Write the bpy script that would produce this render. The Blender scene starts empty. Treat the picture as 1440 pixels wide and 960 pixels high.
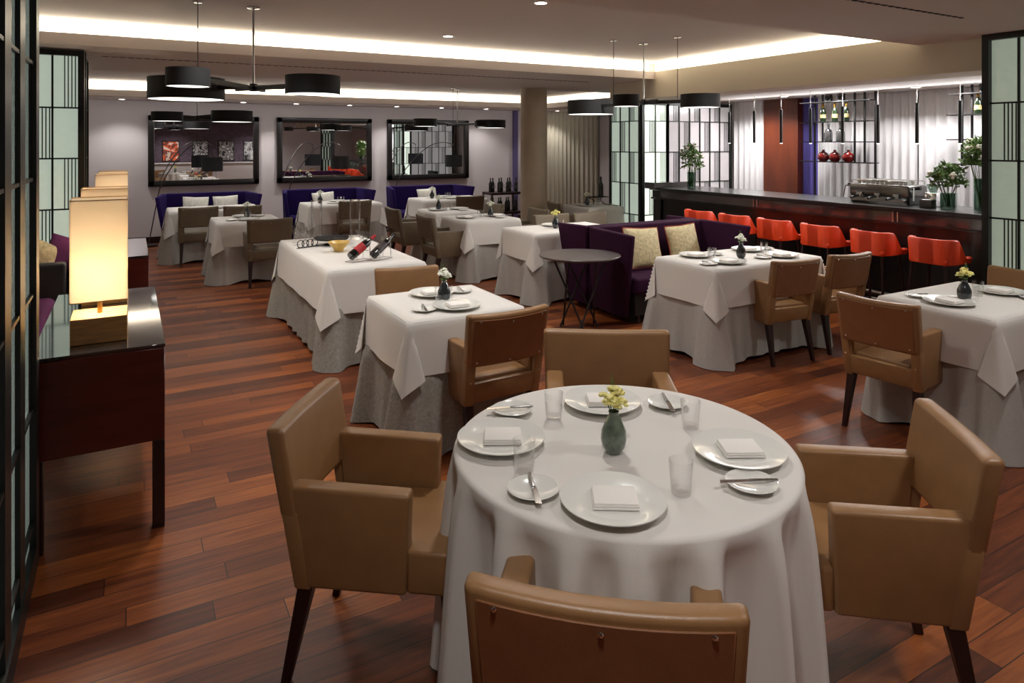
import bpy, bmesh, math, random
from mathutils import Vector, Matrix, noise
R = math.radians; PI = math.pi
scn = bpy.context.scene
C = scn.collection
RND = random.Random(7)

# ------------------------------------------------------------------ materials
def lin(c):
    return tuple((v/12.92 if v <= .04045 else ((v+.055)/1.055)**2.4) for v in (x/255 for x in c)) + (1,)

def mat(name, col, rough=.6, metal=0, emit=None, es=0, bump=0, bscale=80, spec=None, vary=0, vscale=6,
        trans=0, sheen=0, coat=0, stretch=None):
    m = bpy.data.materials.new(name); m.use_nodes = True
    nt = m.node_tree; b = nt.nodes['Principled BSDF']
    col = lin(col)
    b.inputs['Base Color'].default_value = col
    b.inputs['Roughness'].default_value = rough
    b.inputs['Metallic'].default_value = metal
    if spec is not None: b.inputs['Specular IOR Level'].default_value = spec
    if trans: b.inputs['Transmission Weight'].default_value = trans
    if sheen: b.inputs['Sheen Weight'].default_value = sheen
    if coat: b.inputs['Coat Weight'].default_value = coat; b.inputs['Coat Roughness'].default_value = .05
    if emit:
        b.inputs['Emission Color'].default_value = lin(emit); b.inputs['Emission Strength'].default_value = es
    tc = None
    if bump or vary:
        tc = nt.nodes.new('ShaderNodeTexCoord')
        src = tc.outputs['Object']
        if stretch:
            mp = nt.nodes.new('ShaderNodeMapping'); mp.inputs['Scale'].default_value = stretch
            nt.links.new(src, mp.inputs[0]); src = mp.outputs[0]
    if bump:
        n = nt.nodes.new('ShaderNodeTexNoise'); n.inputs['Scale'].default_value = bscale
        n.inputs['Detail'].default_value = 3
        nt.links.new(src, n.inputs['Vector'])
        bp = nt.nodes.new('ShaderNodeBump'); bp.inputs['Strength'].default_value = bump
        bp.inputs['Distance'].default_value = .004
        nt.links.new(n.outputs['Fac'], bp.inputs['Height']); nt.links.new(bp.outputs[0], b.inputs['Normal'])
    if vary:
        n = nt.nodes.new('ShaderNodeTexNoise'); n.inputs['Scale'].default_value = vscale
        n.inputs['Detail'].default_value = 5
        nt.links.new(src, n.inputs['Vector'])
        r = nt.nodes.new('ShaderNodeValToRGB')
        r.color_ramp.elements[0].position = .3; r.color_ramp.elements[1].position = .7
        r.color_ramp.elements[0].color = tuple(v*(1-vary) for v in col[:3])+(1,)
        r.color_ramp.elements[1].color = tuple(min(1, v*(1+vary)) for v in col[:3])+(1,)
        nt.links.new(n.outputs['Fac'], r.inputs[0]); nt.links.new(r.outputs[0], b.inputs['Base Color'])
    return m

def glassmat(name, tint=(255, 255, 255), refl=.9, rough=.02):
    """thin clear glass: fresnel reflection over see-through"""
    m = bpy.data.materials.new(name); m.use_nodes = True; nt = m.node_tree
    for n in list(nt.nodes): nt.nodes.remove(n)
    o = nt.nodes.new('ShaderNodeOutputMaterial'); mx = nt.nodes.new('ShaderNodeMixShader')
    t = nt.nodes.new('ShaderNodeBsdfTransparent'); g = nt.nodes.new('ShaderNodeBsdfGlossy')
    lw = nt.nodes.new('ShaderNodeLayerWeight'); lw.inputs['Blend'].default_value = .35
    mu = nt.nodes.new('ShaderNodeMath'); mu.operation = 'MULTIPLY'; mu.inputs[1].default_value = refl
    t.inputs[0].default_value = lin(tint); g.inputs['Roughness'].default_value = rough
    nt.links.new(lw.outputs['Facing'], mu.inputs[0]); nt.links.new(mu.outputs[0], mx.inputs[0])
    nt.links.new(t.outputs[0], mx.inputs[1]); nt.links.new(g.outputs[0], mx.inputs[2]); nt.links.new(mx.outputs[0], o.inputs[0])
    return m

def floor_mat():
    m = bpy.data.materials.new('walnut_planks'); m.use_nodes = True; nt = m.node_tree
    N = nt.nodes.new; L = nt.links.new; b = nt.nodes['Principled BSDF']
    def math_(op, a, bb=None):
        n = N('ShaderNodeMath'); n.operation = op
        for i, v in enumerate((a, bb)):
            if v is None: continue
            if isinstance(v, (int, float)): n.inputs[i].default_value = v
            else: L(v, n.inputs[i])
        return n.outputs[0]
    tc = N('ShaderNodeTexCoord'); s = N('ShaderNodeSeparateXYZ'); L(tc.outputs['Object'], s.inputs[0])
    X, Y = s.outputs[0], s.outputs[1]
    yy = math_('DIVIDE', Y, .118); row = math_('FLOOR', yy)
    wn = N('ShaderNodeTexWhiteNoise'); wn.noise_dimensions = '1D'; L(row, wn.inputs['W'])
    xs = math_('DIVIDE', math_('ADD', X, math_('MULTIPLY', wn.outputs['Value'], 9.0)), 1.25)
    col = math_('FLOOR', xs)
    cb = N('ShaderNodeCombineXYZ'); L(row, cb.inputs[0]); L(col, cb.inputs[1])
    w2 = N('ShaderNodeTexWhiteNoise'); w2.noise_dimensions = '2D'; L(cb.outputs[0], w2.inputs['Vector'])
    rv = w2.outputs['Value']
    # grain
    c2 = N('ShaderNodeCombineXYZ'); L(math_('ADD', math_('MULTIPLY', X, 1.3), math_('MULTIPLY', rv, 40)), c2.inputs[0])
    L(math_('MULTIPLY', Y, 16), c2.inputs[1]); L(math_('MULTIPLY', rv, 17), c2.inputs[2])
    g = N('ShaderNodeTexNoise'); g.inputs['Scale'].default_value = 1.6; g.inputs['Detail'].default_value = 7
    g.inputs['Roughness'].default_value = .62; g.inputs['Distortion'].default_value = 1.2; L(c2.outputs[0], g.inputs['Vector'])
    f = math_('ADD', math_('MULTIPLY', rv, .5), math_('MULTIPLY', g.outputs['Fac'], .95))
    rp = N('ShaderNodeValToRGB'); L(math_('SUBTRACT', f, .22), rp.inputs[0])
    e = rp.color_ramp.elements
    e[0].position = 0; e[0].color = lin((56, 27, 16)); e[1].position = 1; e[1].color = lin((188, 114, 54))
    for p, cc in ((.3, (86, 42, 24)), (.55, (120, 62, 32)), (.8, (152, 84, 40))):
        q = e.new(p); q.color = lin(cc)
    b.inputs['Specular IOR Level'].default_value = .32
    # seams
    fy = math_('FRACT', yy); fx = math_('FRACT', xs)
    sy = math_('LESS_THAN', math_('ABSOLUTE', math_('SUBTRACT', fy, .5)), .485)
    sx = math_('LESS_THAN', math_('ABSOLUTE', math_('SUBTRACT', fx, .5)), .4985)
    sm = math_('MULTIPLY', sy, sx)
    mx = N('ShaderNodeMix'); mx.data_type = 'RGBA'; L(sm, mx.inputs[0])
    mx.inputs[6].default_value = lin((44, 24, 18)); L(rp.outputs[0], mx.inputs[7])
    L(mx.outputs[2], b.inputs['Base Color'])
    L(math_('ADD', math_('MULTIPLY', g.outputs['Fac'], .14), .27), b.inputs['Roughness'])
    bp = N('ShaderNodeBump'); bp.inputs['Strength'].default_value = .18; bp.inputs['Distance'].default_value = .003
    L(math_('ADD', math_('MULTIPLY', g.outputs['Fac'], .5), sm), bp.inputs['Height']); L(bp.outputs[0], b.inputs['Normal'])
    return m

def brick_mat():
    m = bpy.data.materials.new('mauve_brick'); m.use_nodes = True; nt = m.node_tree
    b = nt.nodes['Principled BSDF']; br = nt.nodes.new('ShaderNodeTexBrick'); tc = nt.nodes.new('ShaderNodeTexCoord')
    mp = nt.nodes.new('ShaderNodeMapping'); mp.inputs['Rotation'].default_value = (R(90), 0, 0)
    nt.links.new(tc.outputs['Object'], mp.inputs[0]); nt.links.new(mp.outputs[0], br.inputs[0])
    br.inputs['Color1'].default_value = lin((104, 86, 98)); br.inputs['Color2'].default_value = lin((84, 68, 80))
    br.inputs['Mortar'].default_value = lin((66, 54, 62)); br.inputs['Scale'].default_value = 4
    nt.links.new(br.outputs[0], b.inputs['Base Color']); b.inputs['Roughness'].default_value = .8
    return m

def art_mat(name, seed, cols):
    m = bpy.data.materials.new(name); m.use_nodes = True; nt = m.node_tree; b = nt.nodes['Principled BSDF']
    tc = nt.nodes.new('ShaderNodeTexCoord'); n = nt.nodes.new('ShaderNodeTexNoise'); mp = nt.nodes.new('ShaderNodeMapping')
    mp.inputs['Location'].default_value = (seed, seed, seed); nt.links.new(tc.outputs['Object'], mp.inputs[0])
    nt.links.new(mp.outputs[0], n.inputs['Vector']); n.inputs['Scale'].default_value = 5; n.inputs['Detail'].default_value = 4
    r = nt.nodes.new('ShaderNodeValToRGB'); r.color_ramp.interpolation = 'CONSTANT'
    e = r.color_ramp.elements; e[0].color = lin(cols[0]); e[1].color = lin(cols[-1]); e[1].position = .62
    for i, c_ in enumerate(cols[1:-1]): q = e.new(.4+.1*i); q.color = lin(c_)
    nt.links.new(n.outputs['Fac'], r.inputs[0]); nt.links.new(r.outputs[0], b.inputs['Base Color'])
    return m

M = dict(
 floor=floor_mat(), brick=brick_mat(),
 ceil=mat('ceiling_paint', (205, 196, 190), .9), wall=mat('wall_paint', (206, 198, 198), .85),
 bulk=mat('bulkhead_paint', (205, 196, 176), .9),
 leather=mat('tan_leather', (146, 108, 70), .36, bump=.14, bscale=420, vary=.08, vscale=14),
 taupe=mat('greyer_leather', (112, 98, 78), .5, bump=.14, bscale=420, vary=.06, vscale=14),  # darker, greyer and less glossy than the tan leather, for the back chairs
 leather_back=mat('brown_leather', (136, 90, 58), .38, bump=.14, bscale=420, vary=.08, vscale=14),
 leg=mat('espresso_wood', (40, 18, 16), .35, vary=.2, vscale=20),
 stud=mat('polished_nickel', (225, 220, 210), .2, 1), chrome=mat('chrome', (215, 215, 215), .12, 1),
 steel=mat('brushed_steel', (170, 168, 165), .3, 1),
 cloth=mat('white_linen', (222, 218, 212), .85, bump=.12, bscale=260, sheen=.1),
 skirt=mat('grey_linen', (176, 172, 166), .9, bump=.25, bscale=200, vary=.05, vscale=60),
 skirtd=mat('textured_grey_linen', (150, 146, 138), .92, bump=.7, bscale=60, vary=.16, vscale=55),
 porcelain=mat('white_porcelain', (232, 232, 226), .16, coat=.4), napkin=mat('napkin_linen', (242, 238, 232), .9, bump=.1, bscale=300),
 glass=glassmat('clear_glass', refl=.52), smoke=glassmat('smoked_glass', (190, 206, 196), .55),
 vase=mat('grey_green_glass', (104, 116, 102), .1, coat=.6, vary=.35, vscale=30), vasedark=mat('dark_glass', (40, 46, 50), .1, coat=.8),
 petal=mat('pale_yellow_petals', (244, 236, 150), .6), petalw=mat('white_petals', (240, 241, 226), .6),
 leaf=mat('green_leaf', (92, 124, 56), .55, vary=.3, vscale=25), stem=mat('green_stem', (84, 112, 50), .6),
 mirror=mat('silvered_mirror', (225, 225, 228), .01, 1), blackf=mat('black_lacquer', (26, 22, 22), .3),
 black=mat('matt_black', (18, 17, 18), .55), shade=mat('black_fabric_shade', (20, 19, 20), .8, bump=.2, bscale=200),
 iron=mat('black_steel_frame', (24, 27, 26), .4, .3),
 purple=mat('aubergine_velvet', (50, 18, 44), .9, bump=.2, bscale=120, spec=.15, vary=.12, vscale=12),
 plum=mat('plum_velvet', (96, 46, 88), .85, spec=.15),
 darksteel=mat('dark_steel', (96, 94, 92), .35, .8), darkchrome=mat('dark_chrome', (118, 116, 114), .2, 1), mauvet=mat('mauve_paint', (96, 84, 128), .8),
 violet=mat('violet_velvet', (38, 22, 80), .9, bump=.2, bscale=120, spec=.15),
 darkup=mat('black_upholstery', (26, 18, 20), .7, bump=.2, bscale=90),
 gold=mat('gold_brocade', (196, 180, 138), .6, bump=.7, bscale=45, vary=.28, vscale=38), trimr=mat('rust_piping', (150, 62, 34), .6),
 cream=mat('cream_brocade', (222, 218, 206), .7, bump=.5, bscale=40, vary=.12, vscale=30),
 mahog=mat('mahogany', (84, 28, 20), .3, vary=.3, vscale=3, stretch=(1, 1, 6), coat=.3),
 constop=mat('dark_mirror_lacquer', (34, 34, 36), .06, coat=1, spec=.9),
 woodblock=mat('walnut_block', (176, 134, 82), .35, vary=.3, vscale=9, stretch=(1, 1, 7)),
 brass=mat('brass', (190, 150, 90), .3, 1),
 red=mat('vermilion_leather', (240, 72, 28), .42, bump=.15, bscale=120), barblack=mat('bar_black_gloss', (14, 11, 12), .3, coat=.25),
 bargrey=mat('bar_smoked_panel', (74, 68, 68), .15, coat=.5),
 curtain=mat('sheer_curtain', (236, 234, 236), .85), curtainv=mat('violet_curtain', (92, 82, 158), .85),
 curtaing=mat('sand_curtain', (196, 188, 168), .9), bwood=mat('rosewood_panel', (100, 44, 22), .35, vary=.25, vscale=2, stretch=(3, 3, .6)),
 column=mat('stone_column', (176, 160, 138), .6, vary=.06, vscale=4),
 bottle=mat('dark_green_bottle', (22, 34, 20), .1, coat=.6), bottlek=mat('black_bottle', (16, 13, 14), .1, coat=.6),
 foil=mat('gold_foil', (206, 158, 70), .3, .8), label=mat('cream_label', (176, 150, 96), .6), labelr=mat('red_label', (178, 34, 40), .5),
 silverb=mat('silver_bottle', (150, 152, 156), .2, .8), cognac=mat('ruby_decanter', (132, 26, 22), .08, coat=.8),
 bowl=mat('honey_bowl', (214, 178, 96), .3), table=mat('slate_table', (92, 84, 82), .3),
 under=mat('plywood', (120, 90, 60), .7), trim=mat('white_trim', (214, 208, 204), .7),
 slot=mat('slot_black', (40, 36, 36), .8),
 panel_lo=mat('backlit_glass_soft', (150, 162, 150), .12, emit=(206, 222, 206), es=.36, vary=.08, vscale=5),
 panel_hi=mat('backlit_glass_bright', (190, 205, 195), .15, emit=(232, 242, 224), es=.8, vary=.06, vscale=5),
 panel_mid=mat('backlit_glass_side', (150, 168, 158), .15, emit=(204, 218, 202), es=.38, vary=.08, vscale=5),
 panel_mauve=mat('frosted_glass_mauve', (176, 168, 172), .2, emit=(196, 194, 190), es=.28, vary=.1, vscale=3),
 panel_right=mat('backlit_glass_right', (140, 156, 140), .12, emit=(192, 204, 184), es=.27, vary=.1, vscale=7),
 panel_near=mat('reeded_glass_glow', (150, 165, 160), .1, emit=(170, 186, 176), es=.13, bump=.6, bscale=30, vary=.2, vscale=14),  # faint emission painted in, standing in for lamp light reflected by the glass
 led=mat('led_diffuser', (255, 250, 235), .6, emit=(255, 247, 226), es=2.0),
 ledfar=mat('led_diffuser_far', (255, 250, 235), .6, emit=(255, 244, 222), es=1.7),
 disc=mat('downlight_lens', (255, 250, 240), .5, emit=(255, 246, 232), es=16),
 diffuser=mat('shade_diffuser', (250, 250, 245), .6, emit=(255, 252, 244), es=1.7),
)
def shade_mat():
    m = bpy.data.materials.new('parchment_shade'); m.use_nodes = True; nt = m.node_tree
    for n in list(nt.nodes): nt.nodes.remove(n)
    o = nt.nodes.new('ShaderNodeOutputMaterial'); mx = nt.nodes.new('ShaderNodeMixShader'); mx.inputs[0].default_value = .6
    d = nt.nodes.new('ShaderNodeBsdfDiffuse'); t = nt.nodes.new('ShaderNodeBsdfTranslucent')
    d.inputs[0].default_value = lin((244, 238, 226)); t.inputs[0].default_value = lin((252, 242, 224))
    nt.links.new(d.outputs[0], mx.inputs[1]); nt.links.new(t.outputs[0], mx.inputs[2]); nt.links.new(mx.outputs[0], o.inputs[0])
    return m
M['parch'] = shade_mat()

# ------------------------------------------------------------------ mesh builder
class B:
    def __init__(s): s.bm = bmesh.new()
    def box(s, c, d, bev=0, seg=2, rot=None, cuts=0):
        t = bmesh.new(); bmesh.ops.create_cube(t, size=1)
        for v in t.verts: v.co = Vector((v.co.x*d[0], v.co.y*d[1], v.co.z*d[2]))
        if bev: bmesh.ops.bevel(t, geom=t.edges[:], offset=min(bev, .49*min(d)), segments=seg, profile=.5, affect='EDGES')
        for i in range(cuts):
            x = -d[0]/2+d[0]*(i+1)/(cuts+1)
            bmesh.ops.bisect_plane(t, geom=t.verts[:]+t.edges[:]+t.faces[:], plane_co=(x, 0, 0), plane_no=(1, 0, 0))
        mt = Matrix.Translation(c) @ (rot.to_4x4() if rot else Matrix())
        t.transform(mt); s._join(t); return s
    def _join(s, t):
        me = bpy.data.meshes.new('tmp'); t.to_mesh(me); t.free(); s.bm.from_mesh(me); bpy.data.meshes.remove(me)
    def poly(s, pts, faces, bev=0, seg=2):
        t = bmesh.new(); vs = [t.verts.new(p) for p in pts]
        for f in faces: t.faces.new([vs[i] for i in f])
        bmesh.ops.recalc_face_normals(t, faces=t.faces[:])
        if bev: bmesh.ops.bevel(t, geom=t.edges[:], offset=bev, segments=seg, profile=.5, affect='EDGES')
        s._join(t); return s
    def hexa(s, p, bev=0, seg=2):   # 8 pts: bottom 4 ccw, top 4 ccw
        return s.poly(p, [(0, 3, 2, 1), (4, 5, 6, 7), (0, 1, 5, 4), (1, 2, 6, 5), (2, 3, 7, 6), (3, 0, 4, 7)], bev, seg)
    def prism(s, p2, z0, z1, bev=0, seg=2):
        n = len(p2); pts = [(x, y, z0) for x, y in p2]+[(x, y, z1) for x, y in p2]
        fs = [tuple(range(n))[::-1], tuple(range(n, 2*n))]+[(i, (i+1) % n, n+(i+1) % n, n+i) for i in range(n)]
        return s.poly(pts, fs, bev, seg)
    def tube(s, p0, p1, r0, r1=None, n=10, cap=True):
        r1 = r0 if r1 is None else r1; p0 = Vector(p0); p1 = Vector(p1); d = (p1-p0).normalized()
        a = d.orthogonal().normalized(); b = d.cross(a)
        A = [s.bm.verts.new(p0+(a*math.cos(2*PI*i/n)+b*math.sin(2*PI*i/n))*r0) for i in range(n)]
        Bv = [s.bm.verts.new(p1+(a*math.cos(2*PI*i/n)+b*math.sin(2*PI*i/n))*r1) for i in range(n)]
        for i in range(n): s.bm.faces.new((A[i], A[(i+1) % n], Bv[(i+1) % n], Bv[i]))
        if cap: s.bm.faces.new(A[::-1]); s.bm.faces.new(Bv)
        return s
    def path(s, pts, r, n=6):
        for i in range(len(pts)-1): s.tube(pts[i], pts[i+1], r, r, n)
        return s
    def lathe(s, prof, c=(0, 0, 0), n=24):
        rings = []
        for r, z in prof:
            if r < 1e-5: rings.append([s.bm.verts.new((c[0], c[1], c[2]+z))])
            else: rings.append([s.bm.verts.new((c[0]+r*math.cos(2*PI*i/n), c[1]+r*math.sin(2*PI*i/n), c[2]+z)) for i in range(n)])
        for a, b in zip(rings, rings[1:]):
            for i in range(n):
                j = (i+1) % n
                if len(a) == 1 and len(b) == 1: continue
                if len(a) == 1: s.bm.faces.new((a[0], b[j], b[i]))
                elif len(b) == 1: s.bm.faces.new((a[i], a[j], b[0]))
                else: s.bm.faces.new((a[i], a[j], b[j], b[i]))
        return s
    def grid(s, f, nu, nv, closeu=False):
        V = [[s.bm.verts.new(f(i, j)) for j in range(nv)] for i in range(nu)]
        for i in range(nu if closeu else nu-1):
            for j in range(nv-1):
                a, b = V[i], V[(i+1) % nu]
                s.bm.faces.new((a[j], b[j], b[j+1], a[j+1]))
        return V
    def ball(s, c, r, sub=1, sc=(1, 1, 1)):
        g = bmesh.ops.create_icosphere(s.bm, subdivisions=sub, radius=r)
        for v in g['verts']: v.co = Vector((v.co.x*sc[0], v.co.y*sc[1], v.co.z*sc[2]))+Vector(c)
        return s
    def deform(s, f):
        for v in s.bm.verts: v.co = f(v.co)
        return s
    def done(s, name, m, parent=None, smooth=True, angle=38, norm=False):
        if norm: bmesh.ops.recalc_face_normals(s.bm, faces=s.bm.faces[:])
        me = bpy.data.meshes.new(name); s.bm.to_mesh(me); s.bm.free()
        me.materials.append(M[m] if isinstance(m, str) else m)
        if smooth:
            me.polygons.foreach_set('use_smooth', [True]*len(me.polygons)); me.set_sharp_from_angle(angle=R(angle))
        o = bpy.data.objects.new(name, me); C.objects.link(o)
        if parent: o.parent = parent
        return o

def tag(o, label, cat, group=None):
    o['label'] = label; o['category'] = cat
    if group: o['group'] = group
    return o
def thing(name, label, cat, loc=(0, 0, 0), rz=0, group=None):
    o = bpy.data.objects.new(name, None); C.objects.link(o); o.location = loc; o.rotation_euler = (0, 0, rz)
    o.empty_display_size = .1
    return tag(o, label, cat, group)
def struct(o):
    o['kind'] = 'structure'; return o
def dup(root, loc, rz=0, label=None, group=None):
    def cp(o, par):
        c = o.copy(); C.objects.link(c); c.parent = par
        for ch in kids.get(o.name, []): cp(ch, c)
        return c
    kids = {}
    def coll(o):
        kids[o.name] = list(o.children)
        for ch in o.children: coll(ch)
    coll(root); r = cp(root, None); r.location = loc; r.rotation_euler = (root.rotation_euler.x, root.rotation_euler.y, rz)
    if label: r['label'] = label
    if group: r['group'] = group
    return r
_used = {}
def place(key, maker, loc, rz, label, group=None):
    """first call moves the prototype itself, later calls copy it"""
    if key not in _used:
        o = maker(); _used[key] = o; o.location = loc; o.rotation_euler.z = rz; o['label'] = label
        if group: o['group'] = group
        return o
    return dup(_used[key], loc, rz, label, group)

# ------------------------------------------------------------------ the room
HI, LO, FAR, BARC, RING = 2.84, 2.635, 2.70, 2.36, 2.46
def S(name, lo, hi, m, parent=None):
    b = B(); b.box([(lo[i]+hi[i])/2 for i in range(3)], [hi[i]-lo[i] for i in range(3)])
    return struct(b.done(name, m, parent, smooth=False))
S('floor', (-3.2, -3.7, -.1), (10.1, 13.6, 0), 'floor')
S('wall_back', (-3.2, 13.4, 0), (10.1, 13.6, 3.0), 'wall')
S('wall_left', (-3.2, -3.7, 0), (-3.0, 13.4, 3.0), 'wall')
S('wall_front', (-3.0, -3.7, 0), (5.3, -3.5, 3.0), 'brick')
S('wall_front_right', (5.3, -3.7, 0), (10.1, -3.5, 3.0), 'wall')
S('wall_right', (8.75, -3.5, 0), (8.95, 8.0, 3.0), 'wall')
S('wall_right_far', (9.9, 8.0, 0), (10.1, 13.4, 3.0), 'wall')
S('wall_right_return', (8.75, 8.0, 0), (9.9, 8.15, 3.0), 'wall')
S('baseboard_back', (-3.0, 13.38, 0), (9.9, 13.4, .11), 'leg')
S('trim_1', (7.55, 13.34, 0), (7.66, 13.4, 2.46), 'mauvet')
# ceilings: near low ceiling, high tray, beam, far tray, perimeter ring, bar soffit
def cb(name, boxes, m='ceil'):
    b = B()
    for lo, hi in boxes: b.box([(lo[i]+hi[i])/2 for i in range(3)], [hi[i]-lo[i] for i in range(3)])
    return struct(b.done(name, m, smooth=False))
cb('ceiling', [((-3, -3.5, LO), (6.3, 3.62, 3.0))])
cb('ceiling_tray', [((-3, 3.62, HI), (6.62, 7.5, 3.0))])
cb('ceiling_beam', [((-3, 7.2, 2.615), (6.3, 7.36, 2.72)), ((-3, 7.36, 2.615), (6.3, 9.6, 2.84)), ((6.3, 8.2, 2.615), (9.9, 9.6, 2.84)), ((-3, 7.5, 2.84), (9.9, 9.6, 3.0))])
cb('ceiling_far_tray', [((-3, 9.6, FAR), (7.9, 12.5, 3.0))])
cb('ceiling_ring', [((-3, 12.16, RING), (7.6, 13.4, 2.56)), ((-3, 12.32, 2.56), (7.6, 13.4, 3.0)),
                    ((7.6, 9.6, RING), (9.9, 13.4, 2.56)), ((7.76, 9.6, 2.56), (9.9, 13.4, 3.0))])
cb('ceiling_bulkhead', [((6.3, 3.62, BARC), (6.45, 7.36, 2.72)), ((6.45, 3.62, BARC), (6.8, 8.2, 3.0)), ((6.3, 7.36, BARC), (6.45, 8.2, 3.0)), ((6.3, -3.5, BARC), (6.8, 3.62, 3.0))], 'bulk')
cb('ceiling_bar', [((6.8, -3.5, 2.40), (8.75, 8.2, 3.0))])
# LED coves (diffuser strips at the back of the recesses)
def strip(lo, hi, m, label):
    b = B(); b.box([(lo[i]+hi[i])/2 for i in range(3)], [hi[i]-lo[i] for i in range(3)])
    return tag(b.done('cove_light', m, smooth=False), label, 'light strip')
strip((-3, 7.32, 2.725), (6.3, 7.358, 2.835), 'led', 'bright linear cove light along the far edge of the near ceiling tray')
strip((6.41, 3.62, 2.725), (6.448, 7.32, 2.835), 'led', 'bright linear cove light running along the bulkhead over the bar')
strip((-3, 12.28, 2.565), (7.6, 12.318, 2.695), 'ledfar', 'linear cove light of the far tray, above the mirror wall')
strip((7.72, 9.6, 2.565), (7.758, 12.28, 2.695), 'ledfar', 'linear cove light at the right edge of the far tray, by the column')
# column
o = B().lathe([(0, 0), (.215, 0), (.215, 2.62), (0, 2.62)], n=40).done('column', 'column'); o.location = (5.72, 9.45, 0)
struct(o); o.name = 'round_column'  # the round stone column itself
# slot diffusers
def slot(loc, n, label):
    t = B(); t.box(((n-1)*.0375, 0, .001), (n*.075, .006, .003))
    for i in range(n): t.box((i*.075, 0, 0), (.045, .018, .006))
    o = t.done('ceiling_vent', 'slot', smooth=False); o.location = loc; return tag(o, label, 'air vent')
slot((3.8, 2.66, LO-.002), 19, 'long dashed slot air vent in the low ceiling at top right')
slot((-.2, 8.0, 2.613), 80, 'long dashed slot air vent in the ceiling beam between the trays')

# downlights
def mk_down():
    t = thing('downlight', 'd', 'ceiling light', group='recessed downlights')
    B().lathe([(.0, -.006), (.046, -.006), (.046, -.001)], n=20).done('lens', 'disc', t)
    B().lathe([(.046, .0), (.047, -.009), (.062, -.006), (.064, .001)], n=20).done('ring', 'trim', t)
    return t
dl = [(2.85, 6.4, HI, 'recessed downlight in the high tray above the middle of the room', 0),
      (2.8, 4.52, HI, 'recessed downlight in the high tray at the top edge of the picture', 0),
      (8.05, 4.66, 2.40, 'recessed downlight over the bar above the espresso machine', 0),
      (8.05, 6.5, 2.40, 'recessed downlight over the bar in front of the rosewood panel', 0)]
nm = ['leftmost downlight over the mirror wall, left of the left mirror', 'downlight above the left mirror near its right corner', 'downlight above the left side of the middle mirror',
      'downlight above the right corner of the middle mirror', 'downlight above the gap left of the right mirror', 'downlight above the centre of the right mirror', 'downlight above the wine sideboard', 'downlight above the sand curtain right of the column']
for i, x in enumerate((-.09, 1.78, 2.69, 3.68, 4.62, 5.58, 6.6, 8.4)):
    dl.append((x, 12.85, RING, nm[i], 0))
for x, y, z, lb, k in dl:
    place('down', mk_down, (x, y, z-.001), 0, lb, 'recessed downlights')
def spot(x, y, z, e, size=95, col=(1, .93, .84), r=.05, blend=.9, tx=0, ty=0):
    l = bpy.data.lights.new('spot_lamp', 'SPOT'); l.energy = e; l.spot_size = R(size); l.spot_blend = blend
    l.color = col; l.shadow_soft_size = r
    o = bpy.data.objects.new('spot_lamp', l); C.objects.link(o); o.location = (x, y, z); o.rotation_euler = (tx, ty, 0)
def area(x, y, z, e, sx, sy=None, col=(1, .95, .88), rot=(0, 0, 0)):
    l = bpy.data.lights.new('cove_and_added_wash', 'AREA'); l.energy = e; l.shape = 'RECTANGLE'; l.size = sx; l.size_y = sy or sx; l.color = col
    o = bpy.data.objects.new('cove_and_added_wash', l); C.objects.link(o); o.location = (x, y, z); o.rotation_euler = rot

# ------------------------------------------------------------------ glass screens, mostly backlit
ROWS = [.2, .66, 1.13, 1.60, 2.07]
def screen(name, label, x0, y0, ax, n, cw, top, glass, phase=0, t=.07, flip=False, end=.05, group=None, mw=.016, bars=4):
    """framed glass screen: n cells of width cw along axis ax from (x0,y0)"""
    L = n*cw
    if ax == 'x': loc, rz = (x0, y0, 0), 0
    else: loc, rz = (x0, y0, 0), R(90)
    T = thing(name, label, 'screen', loc, rz, group)
    f = B()
    f.box((-end/2, 0, top/2), (end, t, top)); f.box((L+end/2, 0, top/2), (end, t, top))
    f.box((L/2, 0, top-.025), (L, t, .05)); f.box((L/2, 0, .05), (L, t, .1))
    f.done('frame', 'iron', T, smooth=False)
    B().box((L/2, 0, top/2), (L, .012, top-.1)).done('glass_panel', glass, T, smooth=False)
    g = B(); zs = ROWS+[top-.05]
    for i in range(1, n): g.box((i*cw, 0, top/2), (mw, .045, top-.1))
    for z in ROWS: g.box((L/2, 0, z), (L, .04, .014))
    for i in range(n):
        for j in range(len(zs)-1):
            if (i+j+phase) % 2 == 0:
                for k in range(bars):
                    q = (k*.028+.022); u = (i+1)*cw-q if not flip else i*cw+q
                    g.box((u, 0, (zs[j]+zs[j+1])/2), (.009, .022, zs[j+1]-zs[j]))
    g.done('muntin', 'iron', T, smooth=False)
    return T
screen('glass_screen', 'backlit green-white glass screen with black bars behind the left booths', -2.405, 7.55, 'x', 10, .2, 2.6, 'panel_lo', 1, .12)
screen('glass_screen', 'narrow return of the backlit screen, beyond its right post', -.375, 7.66, 'y', 2, .2, 2.6, 'panel_near', 0, .06)
screen('glass_screen', 'near reeded glass screen seen edge on at the far left', -.355, 2.34, 'y', 3, .345, LO, 'panel_near', 1, .06, end=.10, mw=.13, bars=1)
screen('glass_screen', 'softly lit left face of the glass pillar at the end of the bar', 6.68, 7.98, 'y', 3, .22, BARC, 'panel_mid', 0, .05)
screen('glass_screen', 'brightest glass panel of the pillar beside the bar', 6.72, 7.93, 'x', 2, .215, BARC, 'panel_hi', 1, .05)
screen('glass_screen', 'frosted glass screen behind the bouquet at the far end of the bar', 7.2, 7.93, 'x', 6, .215, BARC, 'panel_mauve', 0, .05)
screen('glass_screen', 'tall backlit glass screen at the right edge before the bar', 6.2, 1.56, 'y', 7, .2, LO, 'panel_right', 1, .12, flip=True, end=.05)

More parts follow.
